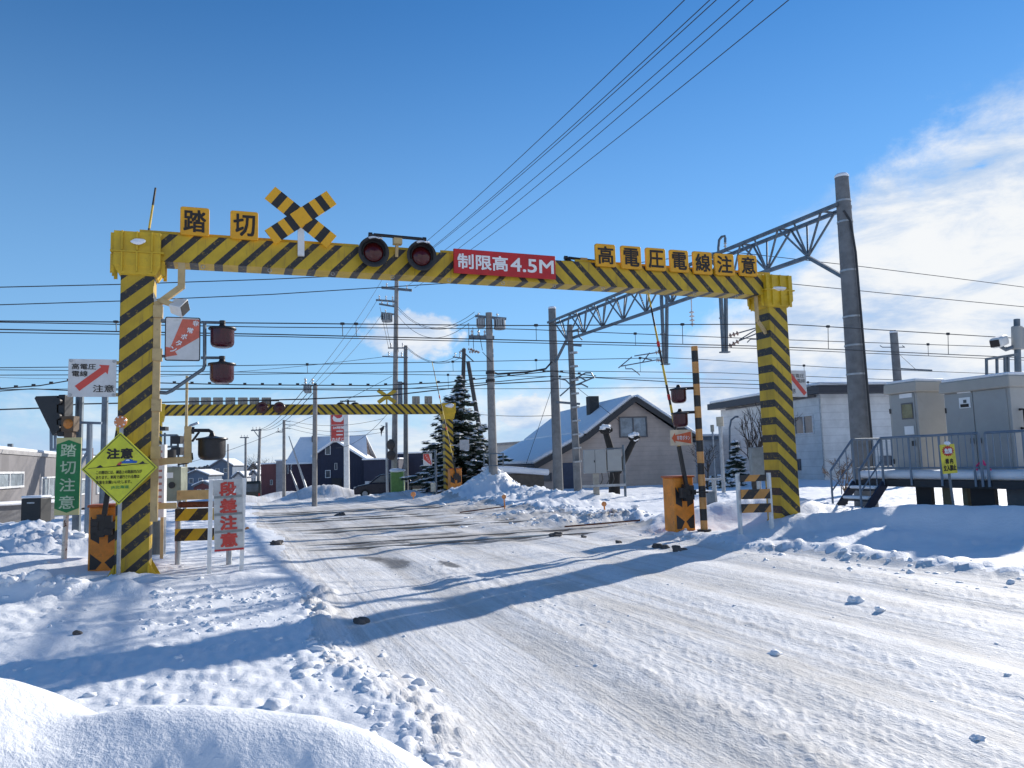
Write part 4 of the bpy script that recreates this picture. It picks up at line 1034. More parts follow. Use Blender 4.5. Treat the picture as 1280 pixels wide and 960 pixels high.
f1 = gp(0, 3.4); f2 = gp(0, 7.6); f3 = gp(0, 11.9); f4 = gp(0, 16.2)
catenary('highest and nearest contact line with droppers, crossing behind both pillars', [(-40, 401), (340, 404), (640, 407), (980, 405), (1241, 421), (1320, 426)], [(-40, 411), (340, 418), (640, 425), (960, 433), (1320, 449)], f1.x, f1.y, (145, 428, 445, 670, 853, 1035, 1185))
catenary('second highest contact line crossing the sky behind the striped post', [(-40, 402), (340, 409), (640, 411), (960, 424), (1320, 436)], [(-40, 415), (340, 420.5), (640, 428), (960, 436), (1320, 452)], f2.x, f2.y, (794, 1160))
catenary('third contact line running low behind the emergency sign and lamps', [(-40, 460), (300, 457), (640, 451), (840, 447), (1050, 460), (1320, 470)], [(-40, 469), (300, 468), (640, 463), (900, 466), (1320, 483)], f3.x, f3.y, (384, 566, 670, 800, 1005))
catenary('lowest and farthest contact line passing behind the fir tree top', [(-40, 462), (300, 465), (640, 470), (900, 474), (1320, 490)], [(-40, 487), (300, 485), (640, 486), (900, 484), (1320, 500)], f4.x, f4.y, (560, 700, 1010))
# thick beaded cable bundles on the poles
def bundle(lab, pxs, X0, Y0, r, bead=0):
    o = wpx('cable_bundle', lab, pxs, X0, Y0, D, 'thick cables along the railway', r)
    if bead:
        nrm = Vector((-D.y, D.x, 0)); oo = Vector((X0, Y0, 0)); xs, ys = zip(*pxs)
        t_ = thing('cable_bundle', lab, 'cable', o.location, 'thick cables along the railway')
        o.parent = t_; o.location = (0, 0, 0); o.name = 'cable'
        for k in ('label', 'category', 'group'): del o[k]
        for x in range(int(xs[0])+6, int(xs[-1]), 22):
            y = float(np.interp(x, xs, ys)); v = ray(x, y-1); p = CAM+v*((oo-CAM).dot(nrm)/v.dot(nrm))
            b = MB(); b.cyl(p-D*.06, p+D*.06, .05, seg=6); b.build('hanger', wire_m, t_)
oC2 = gp(0, 22)
bundle('thick beaded cable running past the transformer pole at lamp height', [(-30, 488), (50, 482), (85, 476), (300, 481), (470, 482), (560, 478), (613, 472), (690, 464), (745, 470)], oC.x, oC.y, .022, 1)
bundle('thick cable sagging from the transformer pole to the far mast', [(615, 465), (622, 467.5), (660, 465), (682, 461), (690, 452)], oC.x, oC.y, .045)
bundle('black cable dropping from left to right behind the left sign', [(-30, 491), (40, 486), (85, 488), (300, 486), (480, 488), (613, 478), (692, 470)], oC.x, oC.y, .02)
bundle('lowest thick cable touching the top of the far gantry signs', [(-30, 513), (55, 510), (100, 505), (150, 504), (300, 501), (380, 499), (490, 494), (613, 480), (692, 476)], oC.x, oC.y, .026)
bundle('cable from the pole with brackets running right behind the lamps', [(690, 474), (742, 472), (850, 478), (1000, 482), (1320, 492)], oI.x, oI.y, .02)
# local lines between the distribution poles
def loc(lab, a, Ya, b_, Yb, grp, sag=.5, r=.014): wire('service_wire', lab, [at(*a, Ya), at(*b_, Yb)], grp, r, sag, 14)
G1 = 'wires descending from the tallest pole to the left'
for a, b_ in (((478, 349), (383, 483)), ((471, 376), (389, 484)), ((478, 392), (393, 486))):
    loc('thin wire slanting down left from the tallest pole to the small transformer pole', a, Yp, b_, 33.2, G1, .25, .010)
G2 = 'wires from the transformer pole to the purple house pole and beyond'
for a, b_ in (((383, 483), (316, 537)), ((389, 486), (320, 537)), ((394, 488), (326, 537))):
    loc('thin wire from the small transformer pole down to the far crossarm pole', a, 33, b_, 72, G2, .6, .016)
G3 = 'wires sagging between the tallest pole and the transformer pole'
for a, b_ in (((497, 383), (593, 390)), ((497, 386), (600, 391)), ((497, 394), (586, 404))):
    loc('thin wire sagging between the tallest pole and the two-transformer pole', a, Yp, b_, 34, G3, 1.0, .012)
G4 = 'low wires from the dark pole to the fir tree'
for a, b_ in (((509, 434), (569, 446)), ((509, 436), (574, 448))):
    loc('thin low wire between the dark thinner pole and the wooden pole by the fir', a, 48, b_, 50, G4, .6, .014)
G5 = 'wires running left from the tallest pole at mid height'
for a, b_ in (((480, 446), (-20, 471)), ((490, 470), (210, 585)), ((492, 508), (420, 560))):
    loc('thin wire leaving the tallest pole to the left at mid height', a, Yp, b_, 60, G5, .6, .014)
G6 = 'wires to the slim pole before the purple house'
for y in (526, 530, 535):
    loc('thin level wire from the slim pole towards the shop sign', (362, y), 56, (480, y-3 if y < 530 else y+5), 47, G6, .4, .012)
G7 = 'vertical jumper wires on the transformer pole'
for a, b_ in (((586, 404), (586, 432)), ((591, 409), (592, 436)), ((598, 411), (603, 438)), ((603, 440), (614, 452)), ((495, 400), (498, 440)), ((475, 384), (486, 436)), ((480, 392), (489, 436))):
    Yq = 34 if a[0] > 550 else Yp
    loc('short jumper wire dangling beside a pole top', a, Yq-.2, b_, Yq-.2, G7, 0, .014)
loc('guy wire slanting left from the pruned-tree pole to the snow', (690, 485), 37.6, (656, 585), 36, 'guy wires', 0, .012)
loc('guy wire slanting right from the bracket pole over the house roof', (722, 485), 35.8, (775, 527), 35.5, 'guy wires', 0, .012)
loc('thin wire running right from the slanting prop pole', (588, 517), 49, (700, 519), 38, 'guy wires', .1, .016)

# ------------------------------------------------------------------ far gantry on the other side of the tracks
R0 = at(561, 600, 40); R0 = Vector((R0.x, 40, 0)); L0 = R0-D*13.8
g2 = thing('height_limit_gantry', 'smaller looking striped gantry far across the tracks', 'gantry', Vector((L0.x, L0.y, 0)))
zb, zt = 4.22, 4.72
gR = gz(R0.x, R0.y); gL = gz(L0.x, L0.y)
sm = stripes('far_beam_stripes', Z*.98, .352, .40, YEL, BLK, .2, mirror=(D, (R0-L0).length*.52), wear=.2)
b = MB(); b.box((R0+L0)/2+Z*((zb+zt)/2), (6.6, .22, .25)); b.build('crossbeam', sm, g2)
sm = stripes('far_pillar_stripes', D*.9+Z, .347, .42, YEL, BLK, .15, wear=.2)
for o_, g_ in ((R0, gR), (L0, gL)):
    b = MB(); b.box(o_+Z*((zb+g_)/2-.1), (.225, .225, (zb-g_)/2+.05)); b.build('pillar', sm, g2)
    b = MB(); b.box(o_+Z*4.5, (.36, .36, .25)); b.box(o_+Z*4.1, (.34, .34, .17), (D, NN, Z*-1), 0, .8); b.build('corner_bracket', yellow, g2)
b = MB(); b.blob(R0+Z*4.62-NN*.36, (.28, .1, .12), 2); b.build('snow_patch', snow, g2)
def fn(x, y, off=0): 
    nrm = NN; o = R0-NN*off; v = ray(x, y); return CAM+v*((o-CAM).dot(nrm)/v.dot(nrm))
back_m = mat('sign_back_grey', (.30, .28, .24), .6)
for i, x in enumerate((242.5, 257.5, 272.5, 288, 303.5, 318, 333)):
    c = fn(x, 502.5, .1); t = thing('character_sign', 'grey back of a small character plate on the left half of the far beam', 'sign', c-Z*.22, 'plate backs on the left half of the far gantry')
    b = MB(); b.prism(rrect(.44, .44, .03), c, D, Z, .03); b.build('plate', back_m, t)
    b = MB(); b.bar(c-Z*.25-NN*.03, c+Z*.1-NN*.03, .04); b.build('support', galv, t)
for i, x in enumerate((520, 535.5)):
    c = fn(x, 500, .1); t = thing('character_sign', ('grey plate back nearest the far crossbuck' if i == 0 else 'grey plate back nearest the right end of the far beam'), 'sign', c-Z*.22, 'plate backs on the right of the far gantry')
    b = MB(); b.prism(rrect(.40, .40, .03), c, D, Z, .03); b.build('plate', back_m, t)
    b = MB(); b.bar(c-Z*.25-NN*.03, c+Z*.1-NN*.03, .04); b.build('support', galv, t)
c = fn(483.5, 495.5, .1); t = thing('crossbuck', 'plain yellow back of the crossbuck on the far gantry', 'crossing sign', c-Z*.4)
for k, a in enumerate((-35, 35)):
    ar = math.radians(a); dq = D*math.cos(ar)+Z*math.sin(ar); b = MB(); b.box(c-NN*.02*k, (.55, .01, .10), (dq, NN, NN.cross(dq))); b.build('board', mat('faded_yellow_back', (.50, .34, .03), .6), t)
b = MB(); b.bar(c+NN*.04-Z*.4, c+NN*.04, .07); b.build('post', yellow, t)
c0, c1 = fn(327.5, 509.5, .4), fn(349, 509.5, .4)
t = thing('flashing_light_pair', 'pair of dark red round warning lights on the far beam', 'warning light', (c0+c1)/2-Z*.28)
for c in (c0, c1):
    b = MB(); b.lathe([(0, -.1), (.2, -.08), (.28, 0), (.26, .03), (0, .02)], c, -NN, 20); bo = b.build('backboard', mat('dark_wine', (.05, .012, .012), .4), t)
    b = MB(); b.lathe([(.18, .025), (.1, .06), (0, .07)], c, -NN, 16); b.build('lens', lens_r, bo)
b = MB(); b.tube([c0+Z*.33, c1+Z*.33], .03, 6); b.bar((c0+c1)/2+Z*.33, (c0+c1)/2+NN*.2, .06); b.build('crossarm', blackm, t)
c0, c1 = fn(429, 506, .3), fn(440, 506, .3)
t = thing('flashing_light_pair', 'crossarm of the warning lights facing away, above the shop sign', 'warning light', (c0+c1)/2)
b = MB(); b.tube([fn(425, 501.5, -.1), fn(444.5, 501.5, -.1)], .03, 6); b.bar(fn(435, 500, -.1), fn(435, 507, -.1), .1); b.build('crossarm', blackm, t)
for x in (426, 444):
    b = MB(); b.lathe([(0, -.1), (.2, -.08), (.28, 0), (.26, .03), (0, .02)], fn(x, 509.5, -.42), NN, 20); b.build('backboard', black, t)
o = base(568, 39); 
barrier('orange barrier machine at the foot of the far gantry pillar, arm raised', 568.5, 38.6, .60, 1.35, (540, 452), 38.6, D, 'crossing barriers')
c = at(580.5, 556, 39.4); b = MB(); b.box(c, (.24, .02, .26), (Vector((1, 0, 0)), Vector((0, 1, 0)), Z)); b.bar(c-Vector((.8, 0, 0))+Vector((0, .05, 0)), c+Vector((.0, .05, 0)), .05)
one('blank_sign', 'pale square sign back beside the far gantry pillar', 'sign', b, mat('pale_sign_back', (.42, .43, .44), .5), c-Z*.26)
# small emergency sign on the far side
o = base(545, 38); t = thing('emergency_button_sign', 'small red and white sign in front of the fir tree', 'warning sign', o)
b = MB(); b.cyl(o-Z*.1, Vector((o.x, o.y, at(545, 562, 38).z)), .06); b.build('post', dark_galv, t)
c = at(534.5, 574.5, 37.9); b = MB(); b.prism([(-.22, -.30), (.22, -.30), (.22, .30), (-.22, .30)], c, D, Z, .02); b.build('board', white_sign, t)
b = MB(); b.prism([(-.21, .28), (-.20, .02), (.16, -.27), (.20, -.20), (.06, .28)], c-NN*.004, D, Z, .003); b.build('arrow', hv_red, t)
b = MB()
for i, ch in enumerate('非常ボタン'): b.text(ch, c-NN*.006+D*(-.09+.055*i)+Z*(.19-.09*i), D, Z, .07, .07, lift=.004)
b.build('lettering', letter_w, t)
b = MB(); b.bar(c+D*.2+NN*.03, Vector((o.x, o.y, c.z)), .04); b.build('bracket', dark_galv, t)
b = MB(); b.box(at(541.5, 609, 37.9), (.12, .05, .22), (Vector((1, 0, 0)), Vector((0, 1, 0)), Z)); b.build('button_box', mat('beige_box', (.5, .46, .36), .5), t)

# ------------------------------------------------------------------ equipment on the left, behind the left pillar
def post(lab, px, y0, Y, r=.05, m=galv, name='steel_post', cat='post', grp=None):
    o = base(px, Y); b = MB(); b.cyl(o-Z*.1, Vector((o.x, o.y, at(px, y0, Y).z)), r, r*.95, 10)
    return one(name, lab, cat, b, m, o, grp)
post('grey post with banded top rising beside the green sign', 97, 496, 16, .085, dark_galv)
post('thin slanting-looking pole left of the yellow diamond sign', 129, 495, 21, .09, dark_galv)
post('rusty red thin post left of the orange barrier machine', 113, 560, 17, .045, rust)
c = at(66, 520, 15.5)
t = thing('railway_signal', 'black hooded railway signal with long shade on a frame at far left', 'railway signal', base(75, 15.5))
b = MB(); X1, Y1 = Vector((1, 0, 0)), Vector((0, 1, 0))
b.prism([(-.33, .36), (-.30, .40), (.12, .40), (.14, -.34), (.06, -.40)], c+Vector((.02, -.12, 0)), X1, Z, .34); b.build('hood', black, t)
b = MB(); b.box(c+Vector((.22, .06, 0)), (.07, .16, .42), (X1, Y1, Z)); b.build('signal_head', blackm, t, bevel=.02)
b = MB()
for z in (.28, -.02, -.26): b.cyl(c+Vector((.19, -.10, z)), c+Vector((.19, -.2, z)), .07)
b.build('lamp_tube', blackm, t)
b = MB()
for q, p in (((64, 527), (64, 562)), ((69, 540), (69, 562)), ((111, 528), (111, 600)), ((63, 527), (127, 529)), ((63, 562), (111, 562)), ((98, 585), (111, 563))): b.bar(at(*q, 15.6), at(*p, 15.6), .05)
b.build('frame', rail_blue, t)
p_ = at(112.5, 530, 15.8); b = MB(); b.cyl(Vector((p_.x, p_.y, gz(p_.x, p_.y)-.1)), p_, .06); b.build('leg', rail_blue, t)
c = at(88, 530, 15.2); b = MB(); b.box(c, (.12, .1, .15), (X1, Y1, Z)); b.box(c-Z*.35, (.08, .07, .2), (X1, Y1, Z)); bx = b.build('lamp_box', mat('brown_box', (.08, .045, .02), .5), t)
b = MB(); b.lathe([(.10, 0), (.07, .04), (0, .06)], c+Vector((.01, -.1, 0)), -Y1, 16); b.build('amber_lens', mat('amber_lens', (.45, .16, .02), .3), bx)
# relay boxes between pillar and barricade
c = at(214, 605, 14.2)
t = thing('relay_box', 'grey green equipment box with dials mounted behind the left pillar', 'equipment box', Vector((c.x, c.y, gz(c.x, c.y))))
b = MB(); b.box(c, (.24, .15, .31), (X1, Y1, Z)); b.build('housing', mat('relay_green_grey', (.20, .22, .17), .5, .1, .2, 4), t, bevel=.015)
b = MB(); b.cyl(c+Vector((.08, -.15, -.02)), c+Vector((.08, -.17, -.02)), .06); b.cyl(c+Vector((0, -.1, .42)), c+Vector((0, -.1, .62)), .12); b.each('dial', blackm, t)
for dx in (-.15, .15):
    p_ = c+Vector((dx, 0, -.3)); b = MB(); b.cyl(p_, Vector((p_.x, p_.y, gz(p_.x, p_.y)-.1)), .035); b.build('leg', galv, t)
b = MB(); b.box(c+Vector((0, -.155, .16)), (.1, .004, .05), (X1, Y1, Z)); b.build('name_plate', white_p, t)
c = at(201.5, 601, 13.3); b = MB(); b.box(c, (.075, .05, .62), (X1, Y1, Z)); 
t = thing('notice_strip', 'narrow white notice strip with faint writing behind the conduit', 'notice', Vector((c.x, c.y, gz(c.x, c.y))))
b.build('board', white_p, t); b = MB()
for i in range(9): b.box(c+Vector((0, -.052, .5-.11*i)), (.035, .002, .02), (X1, Y1, Z))
b.build('faint_mark', mat('faded_red', (.45, .2, .16), .6), t)
b = MB(); p_ = c+Vector((0, .06, -.5)); b.bar(c+Vector((0, .06, .3)), Vector((p_.x, p_.y, gz(p_.x, p_.y)-.1)), .05); b.build('stake', conduit_m, t)
post('squat grey post in the snow right of the left pillar', 196.5, 651, 14.4, .10, mat('squat_post_grey', (.14, .15, .14), .6))
post('slim grey steel post right of the squat post', 205.5, 562, 14.6, .045, galv)
post('tall thin whip pole behind the bucket lamp arm', 232, 470, 27, .05, conduit_m)
o = base(205, 20); t = thing('platform_railing', 'thin grey railing with two signal boxes seen under the far beam', 'railing', o)
b = MB()
for q, p in (((196, 544), (222, 544)), ((196, 559), (222, 558)), ((214, 544), (214, 558)), ((206, 541), (206, 600)), ((222, 544), (224, 600)), ((208, 568), (214, 562))): b.bar(at(*q, 20), at(*p, 20), .05)
b.build('rail', dark_galv, t)
for y in (550, 564): 
    b = MB(); b.box(at(222, y, 19.9), (.12, .12, .1), (X1, Y1, Z)); b.build('signal_box', blackm, t)
b = MB(); b.box(at(203, 536, 20), (.12, .1, .05), (X1, Y1, Z)); b.build('lamp', blackm, t)
b = MB(); b.tube([at(230, 640, 24), at(230, 548, 24), at(232, 540, 24), at(238, 532, 24), at(248, 528.5, 24)], .04, 8); one('street_lamp', 'thin curved street lamp mast behind the bucket lamp', 'street lamp', b, galv, base(230, 24))
# marker stakes with round reflectors
def stake(lab, px, y0, Y, tilt=0, big=.05):
    o = base(px, Y); tp = at(px-tilt, y0, Y); t = thing('marker_stake', lab, 'marker stake', o, 'orange marker stakes along the road edge')
    b = MB(); b.cyl(o-Z*.1, tp, .022, .02, 8); b.build('rod', rust if tilt else orange, t)
    b = MB(); b.cyl(tp-Y1*.02, tp+Y1*.02, big, seg=14); b.build('reflector', mat('stake_orange', (.70, .28, .10), .4), t)
stake('rusty leaning stake just right of the weathered white board', 313, 661, 19.5, 4, .05)
stake('thin orange stake with round head standing alone at the middle right', 755, 630, 20.0, 0, .065)
stake('thin orange stake with round head in front of the big snow pile', 630, 621, 25.5, 0, .075)
stake('small red-headed stake near the brown shed across the tracks', 516.5, 618, 36, 0, .12)
for x0, y0, x1, y1, Y, lab in ((706, 659, 800, 654, 18.4, 'thin brown rod lying on the snow behind the lone stake'), (575, 642, 632, 640, 25, 'thin dark rod lying on the snow beside the stake at the big pile')):
    p0, p1 = at(x0, y0, Y), at(x1, y1, Y+.6); p0.z = gz(p0.x, p0.y)+.05; p1.z = gz(p1.x, p1.y)+.05; b = MB(); b.cyl(p0, p1, .02, seg=6); one('fallen_rod', lab, 'rod', b, rust, (p0+p1)/2)

# ------------------------------------------------------------------ buildings
def siding(name, col, pitch=.22, vert=False):
    m, t, b = newmat(name); c = t.nodes.new('ShaderNodeTexCoord'); sp_ = t.nodes.new('ShaderNodeSeparateXYZ'); t.links.new(c.outputs['Object'], sp_.inputs[0])
    h = sp_.outputs[2] if not vert else mth(t, 'ADD', sp_.outputs[0], mth(t, 'MULTIPLY', sp_.outputs[1], .6))
    fr = mth(t, 'FRACT', mth(t, 'ADD', mth(t, 'DIVIDE', h, pitch), 100))
    ln = mth(t, 'LESS_THAN', fr, .09)
    v = sstep(t, noise(t, .9, 6, .65), .3, .7)
    a = mixc(t, v, tuple(x*.84 for x in col), tuple(min(1, x*1.1) for x in col))
    t.links.new(mixc(t, mth(t, 'MULTIPLY', ln, .4), a, tuple(x*.6 for x in col)), b.inputs['Base Color']); b.inputs['Roughness'].default_value = .65
    bump(t, b, fr, .35, .03); MATS[name] = m; return m
def pt_on(x, y, o, nrm): v = ray(x, y); return CAM+v*((Vector(o)-CAM).dot(nrm)/v.dot(nrm))
frame_w = mat('window_frame_white', (.62, .63, .64), .5); frame_d = mat('window_frame_dark', (.10, .10, .11), .4)
def window(root, x0, y0, x1, y1, o, r, fm=None, gm=None, panes=1):
    """window filling a pixel box on the upright wall plane through o that runs along r"""
    nf = r.cross(Z); nf = nf if nf.dot(CAM-Vector(o)) > 0 else -nf
    c = pt_on((x0+x1)/2, (y0+y1)/2, o, nf); wd = (pt_on(x1, (y0+y1)/2, o, nf)-pt_on(x0, (y0+y1)/2, o, nf)).length; ht = (pt_on((x0+x1)/2, y0, o, nf)-pt_on((x0+x1)/2, y1, o, nf)).length
    return window_at(root, c, r, nf, wd, ht, fm, gm, panes)
def window_at(root, c, r, nf, wd, ht, fm=None, gm=None, panes=1):
    b = MB(); e = min(.07, wd*.12)
    b.box(c+nf*.03+Z*(ht/2), (wd/2+e/2, .05, e/2), (r, nf, Z)); b.box(c+nf*.03-Z*(ht/2), (wd/2+e/2, .06, e/2), (r, nf, Z))
    for q in (-1, 1): b.box(c+nf*.03+r*(wd/2*q), (e/2, .05, ht/2-e/2), (r, nf, Z))
    for i in range(1, panes): b.box(c+nf*.03+r*(-wd/2+wd*i/panes), (e/2, .035, ht/2-e/2), (r, nf, Z))
    f = b.build('window', fm or frame_w, root)
    b = MB(); b.box(c+nf*.012, (wd/2-e/2, .01, ht/2-e/2), (r, nf, Z)); b.build('pane', gm or glass, f)
    return f
def gable_house(name, lab, o, r, back, prof, depth, zg, wall_m, roof_m, over=.35, snow_t=.28, wall_in=.3, group=None, edge_m=None):
    """prof: (x, z) roof line from the left eave over the ridge to the right eave, in the front plane through o"""
    t = thing(name, lab, 'house', Vector((o.x, o.y, zg)), group)
    o = Vector((o.x, o.y, 0)); nf = -back
    wl = [(prof[0][0]+wall_in, prof[0][1]-.12)]+[(x, z-.16) for x, z in prof[1:-1]]+[(prof[-1][0]-wall_in, prof[-1][1]-.12)]
    poly = [(wl[0][0], zg-.3), (wl[-1][0], zg-.3)]+[p for p in reversed(wl)]
    b = MB(); b.prism(poly, o, r, Z, depth); b.build('wall', wall_m, t)
    b = MB(); sb = MB(); eb = MB()
    for (x0, z0), (x1, z1) in zip(prof[:-1], prof[1:]):
        p0 = o+r*x0+Z*z0; p1 = o+r*x1+Z*z1; u = (p1-p0).normalized(); nr = back.cross(u); nr = nr if nr.z > 0 else -nr
        cc = (p0+p1)/2+back*(depth/2)
        b.box(cc, ((p1-p0).length/2+.01, depth/2+over, .07), (u, back, nr))
        if snow_t: sb.box(cc+nr*(.074+snow_t/2), ((p1-p0).length/2-.03, depth/2+over-.05, snow_t/2), (u, back, nr))
        eb.box((p0+p1)/2-back*(over+.03)-nr*.05, ((p1-p0).length/2, .03, .15), (u, back, nr))
    ro = b.build('roof', roof_m, t)
    if snow_t:
        s_ = sb.build('roof_snow', snow, t, bevel=min(.12, snow_t*.45))
    eb.build('bargeboard', edge_m or roof_m, t)
    return t, o
# beige house behind the crossing
F = at(791, 499, 46); rB = Vector((.97, .24, 0)).normalized(); bB = Vector((-.24, .97, 0)).normalized()
dark_roof = mat('dark_roof_sheet', (.03, .032, .038), .5)
hb, ho = gable_house('gabled_house', 'beige gabled house with snowy roof and dark eaves behind the right barrier', F, rB, bB, [(-6.4, 1.35), (-3.15, 2.98), (0, 5.2), (4.2, 2.55)], 13.5, -.5, siding('beige_siding', (.52, .42, .355), .28), dark_roof, .4, .26)
window(hb, 774.5, 521.5, 808, 546, ho, rB, frame_d, glass_l, 2); window(hb, 667, 592, 689, 601, ho, rB, frame_d, glass, 2)
b = MB(); c = pt_on(711, 601, ho, bB); b.box(Vector((c.x, c.y, (gz(c.x, c.y)+1.0)/2))-bB*.02, (.35, .04, 1.0), (rB, bB, Z)); b.build('door', mat('dark_door', (.03, .05, .10), .5), hb)
b = MB(); c = F+bB*3.5+rB*-1.3; b.box(Vector((c.x, c.y, 4.9)), (.32, .32, .75), (rB, bB, Z)); b.build('chimney', mat('chimney_dark', (.05, .05, .05), .8), hb)
o = at(650, 600, 40); zg = gz(o.x, o.y)
t = thing('garden_shed', 'low shed with a thick snowy roof left of the beige house', 'shed', Vector((o.x, o.y, zg)))
b = MB(); b.box(o*1+Z*0+Vector((0, 0, zg+.45-o.z)), (1.0, 1.0, .5), (rB, bB, Z)); b.build('wall', mat('shed_wood', (.12, .10, .08), .8), t)
b = MB(); b.box(Vector((o.x-.2, o.y, zg+1.15)), (1.45, 1.3, .16), ((rB-Z*.10).normalized(), bB, (Z+rB*.10).normalized())); b.build('roof_snow', snow, t, bevel=.1)
# white house on the right
C = at(1031, 600, 45); C.z = 0; rW = Vector((.975, .22, 0)).normalized(); bW = Vector((-.22, .975, 0)).normalized()
zg = -.1; zt_ = 5.15
t = thing('flat_roofed_house', 'white flat roofed house with dark fascia behind the right gantry pillar', 'house', Vector((C.x, C.y, zg)))
wm = siding('white_siding', (.68, .68, .67), .45)
b = MB(); b.box(Vector((C.x, C.y, 0))+rW*6+bW*6+Z*(zt_+zg)/2, (6, 6, (zt_-zg)/2), (rW, bW, Z)); b.build('wall', wm, t)
b = MB(); b.box(C+rW*6+bW*6+Z*(zt_+.12), (6.6, 6.9, .22), (rW, bW, Z)); b.build('roof', mat('navy_fascia', (.02, .025, .04), .5), t)
b = MB(); b.box(C+rW*6+bW*6+Z*(zt_+.44), (6.5, 6.8, .10), (rW, bW, Z)); b.build('roof_snow', snow, t, bevel=.09)
window(t, 994, 520, 1017, 542, C, bW, None, glass, 2); window(t, 994, 574.5, 1001, 587, C, bW, frame_d, glass); window(t, 981, 522, 987, 541, C, bW, frame_d, glass)
b = MB(); p_ = pt_on(1031, 565, C, rW.cross(Z)); 
for q, w_ in ((1105, 3), (1118, 2)): p2 = pt_on(q, 577, C, rW.cross(Z)); b.box(p2-bW*.15, (.25, .15, .35), (rW, bW, Z))
b.each('wall_unit', mat('wall_unit_dark', (.08, .10, .13), .5), t)
b = MB(); b.cyl(C-bW*.08-rW*.02+Z*.2, C-bW*.08-rW*.02+Z*5.0, .05); b.build('downpipe', galv, t)
b = MB(); b.cyl(C-rW*.09+bW*.2+Z*4.95, C-rW*.09+bW*11+Z*4.95, .06); b.build('gutter', frame_d, t)
# blue-grey shed between the houses
c = at(890, 560, 60); zg = gz(c.x, c.y)
t = thing('low_building', 'pale grey low building with snowy roof between the beige and white houses', 'building', Vector((c.x, c.y, zg)))
b = MB(); b.box(Vector((c.x, c.y, zg+1.6)), (3.6, 3, 1.7), (rW, bW, Z)); b.build('wall', siding('grey_siding', (.42, .45, .48), .4), t)
b = MB(); b.box(Vector((c.x, c.y, zg+3.4)), (3.9, 3.3, .12), (rW, bW, Z)); b.build('roof', mat('slate_blue_roof', (.12, .16, .20), .5), t)
b = MB(); b.box(Vector((c.x, c.y, zg+3.62)), (3.8, 3.2, .09), (rW, bW, Z)); b.build('roof_snow', snow, t, bevel=.08)
c = at(606, 600, 75); zg = gz(c.x, c.y)
t = thing('low_building', 'distant pale grey building between the transformer pole and beige house', 'building', Vector((c.x, c.y, zg)))
b = MB(); b.box(Vector((c.x+2.0, c.y, zg+2.0)), (4.0, 4, 2.6), (rB, bB, Z)); b.build('wall', siding('pale_grey_siding', (.45, .46, .46), .9), t)
b = MB(); b.box(Vector((c.x+2.0, c.y, zg+4.72)), (4.2, 4.2, .10), ((rB+Z*.05).normalized(), bB, Z)); b.build('roof', mat('grey_roof_edge', (.25, .26, .27), .6), t)
# long low house on the far left
LW = Vector((-17.3, 26, 0)); nl = NN.copy(); zg = .0
t = thing('long_house', 'long low grey house with white framed windows at the far left', 'house', LW)
wl_m = siding('grey_panel_siding', (.17, .16, .165), 2.2, True)
b = MB(); cc = LW+nl*17-D*4+Z*1.15; b.box(cc, (4, 22, 1.25), (D, nl, Z)); b.build('wall', wl_m, t)
b = MB(); b.box(cc+Z*1.33, (4.05, 22.1, .07), (D, nl, Z)); b.build('parapet', mat('parapet_grey', (.30, .29, .29), .6), t)
b = MB(); b.box(cc+Z*1.47, (3.9, 22, .07), (D, nl, Z)); b.build('roof_snow', snow, t, bevel=.06)
for x0, y0, x1, y1, pn in ((-8, 591, 28, 609, 2), (50, 597, 68, 622, 2), (100, 599, 111, 617, 2), (120, 601, 128, 616, 1)): window(t, x0, y0, x1, y1, LW+D*.0, nl, None, glass_l, pn)
b = MB(); c = pt_on(13, 556, LW-D*3, D); b.cyl(Vector((c.x, c.y, 2.4)), c+Z*.05, .13, seg=10); b.build('flue_pipe', dark_galv, t)
f0, f1 = at(-30, 641, 24), at(68, 630, 27); f0.z = gz(f0.x, f0.y); f1.z = gz(f1.x, f1.y)
b = MB(); b.bar(f0+Z*.25, f1+Z*.25, .06, .75); 
t = thing('low_fence', 'low dark fence before the long house at far left', 'fence', f0)
b.build('panel', mat('fence_dark', (.12, .12, .13), .7), t)
b = MB(); b.bar(f0+Z*.70, f1+Z*.70, .5, .12); b.build('snow_ridge', snow, t, bevel=.05)
c = at(45, 647, 21.5); c.z = gz(c.x, c.y)
t = thing('storage_locker', 'black locker box with snow on top before the long house', 'locker', c)
b = MB(); b.box(c+Z*.38, (.27, .25, .42), (Vector((1, 0, 0)), Vector((0, 1, 0)), Z)); b.build('box', mat('locker_black', (.012, .014, .016), .5), t, bevel=.02)
b = MB(); b.box(c+Z*.84, (.28, .26, .035), (Vector((1, 0, 0)), Vector((0, 1, 0)), Z)); b.build('snow_cap', snow, t, bevel=.03)
b = MB(); b.box(c+Z*.68+Vector((0, -.255, 0)), (.10, .008, .02), (Vector((1, 0, 0)), Vector((0, 1, 0)), Z)); b.build('handle', galv, t)
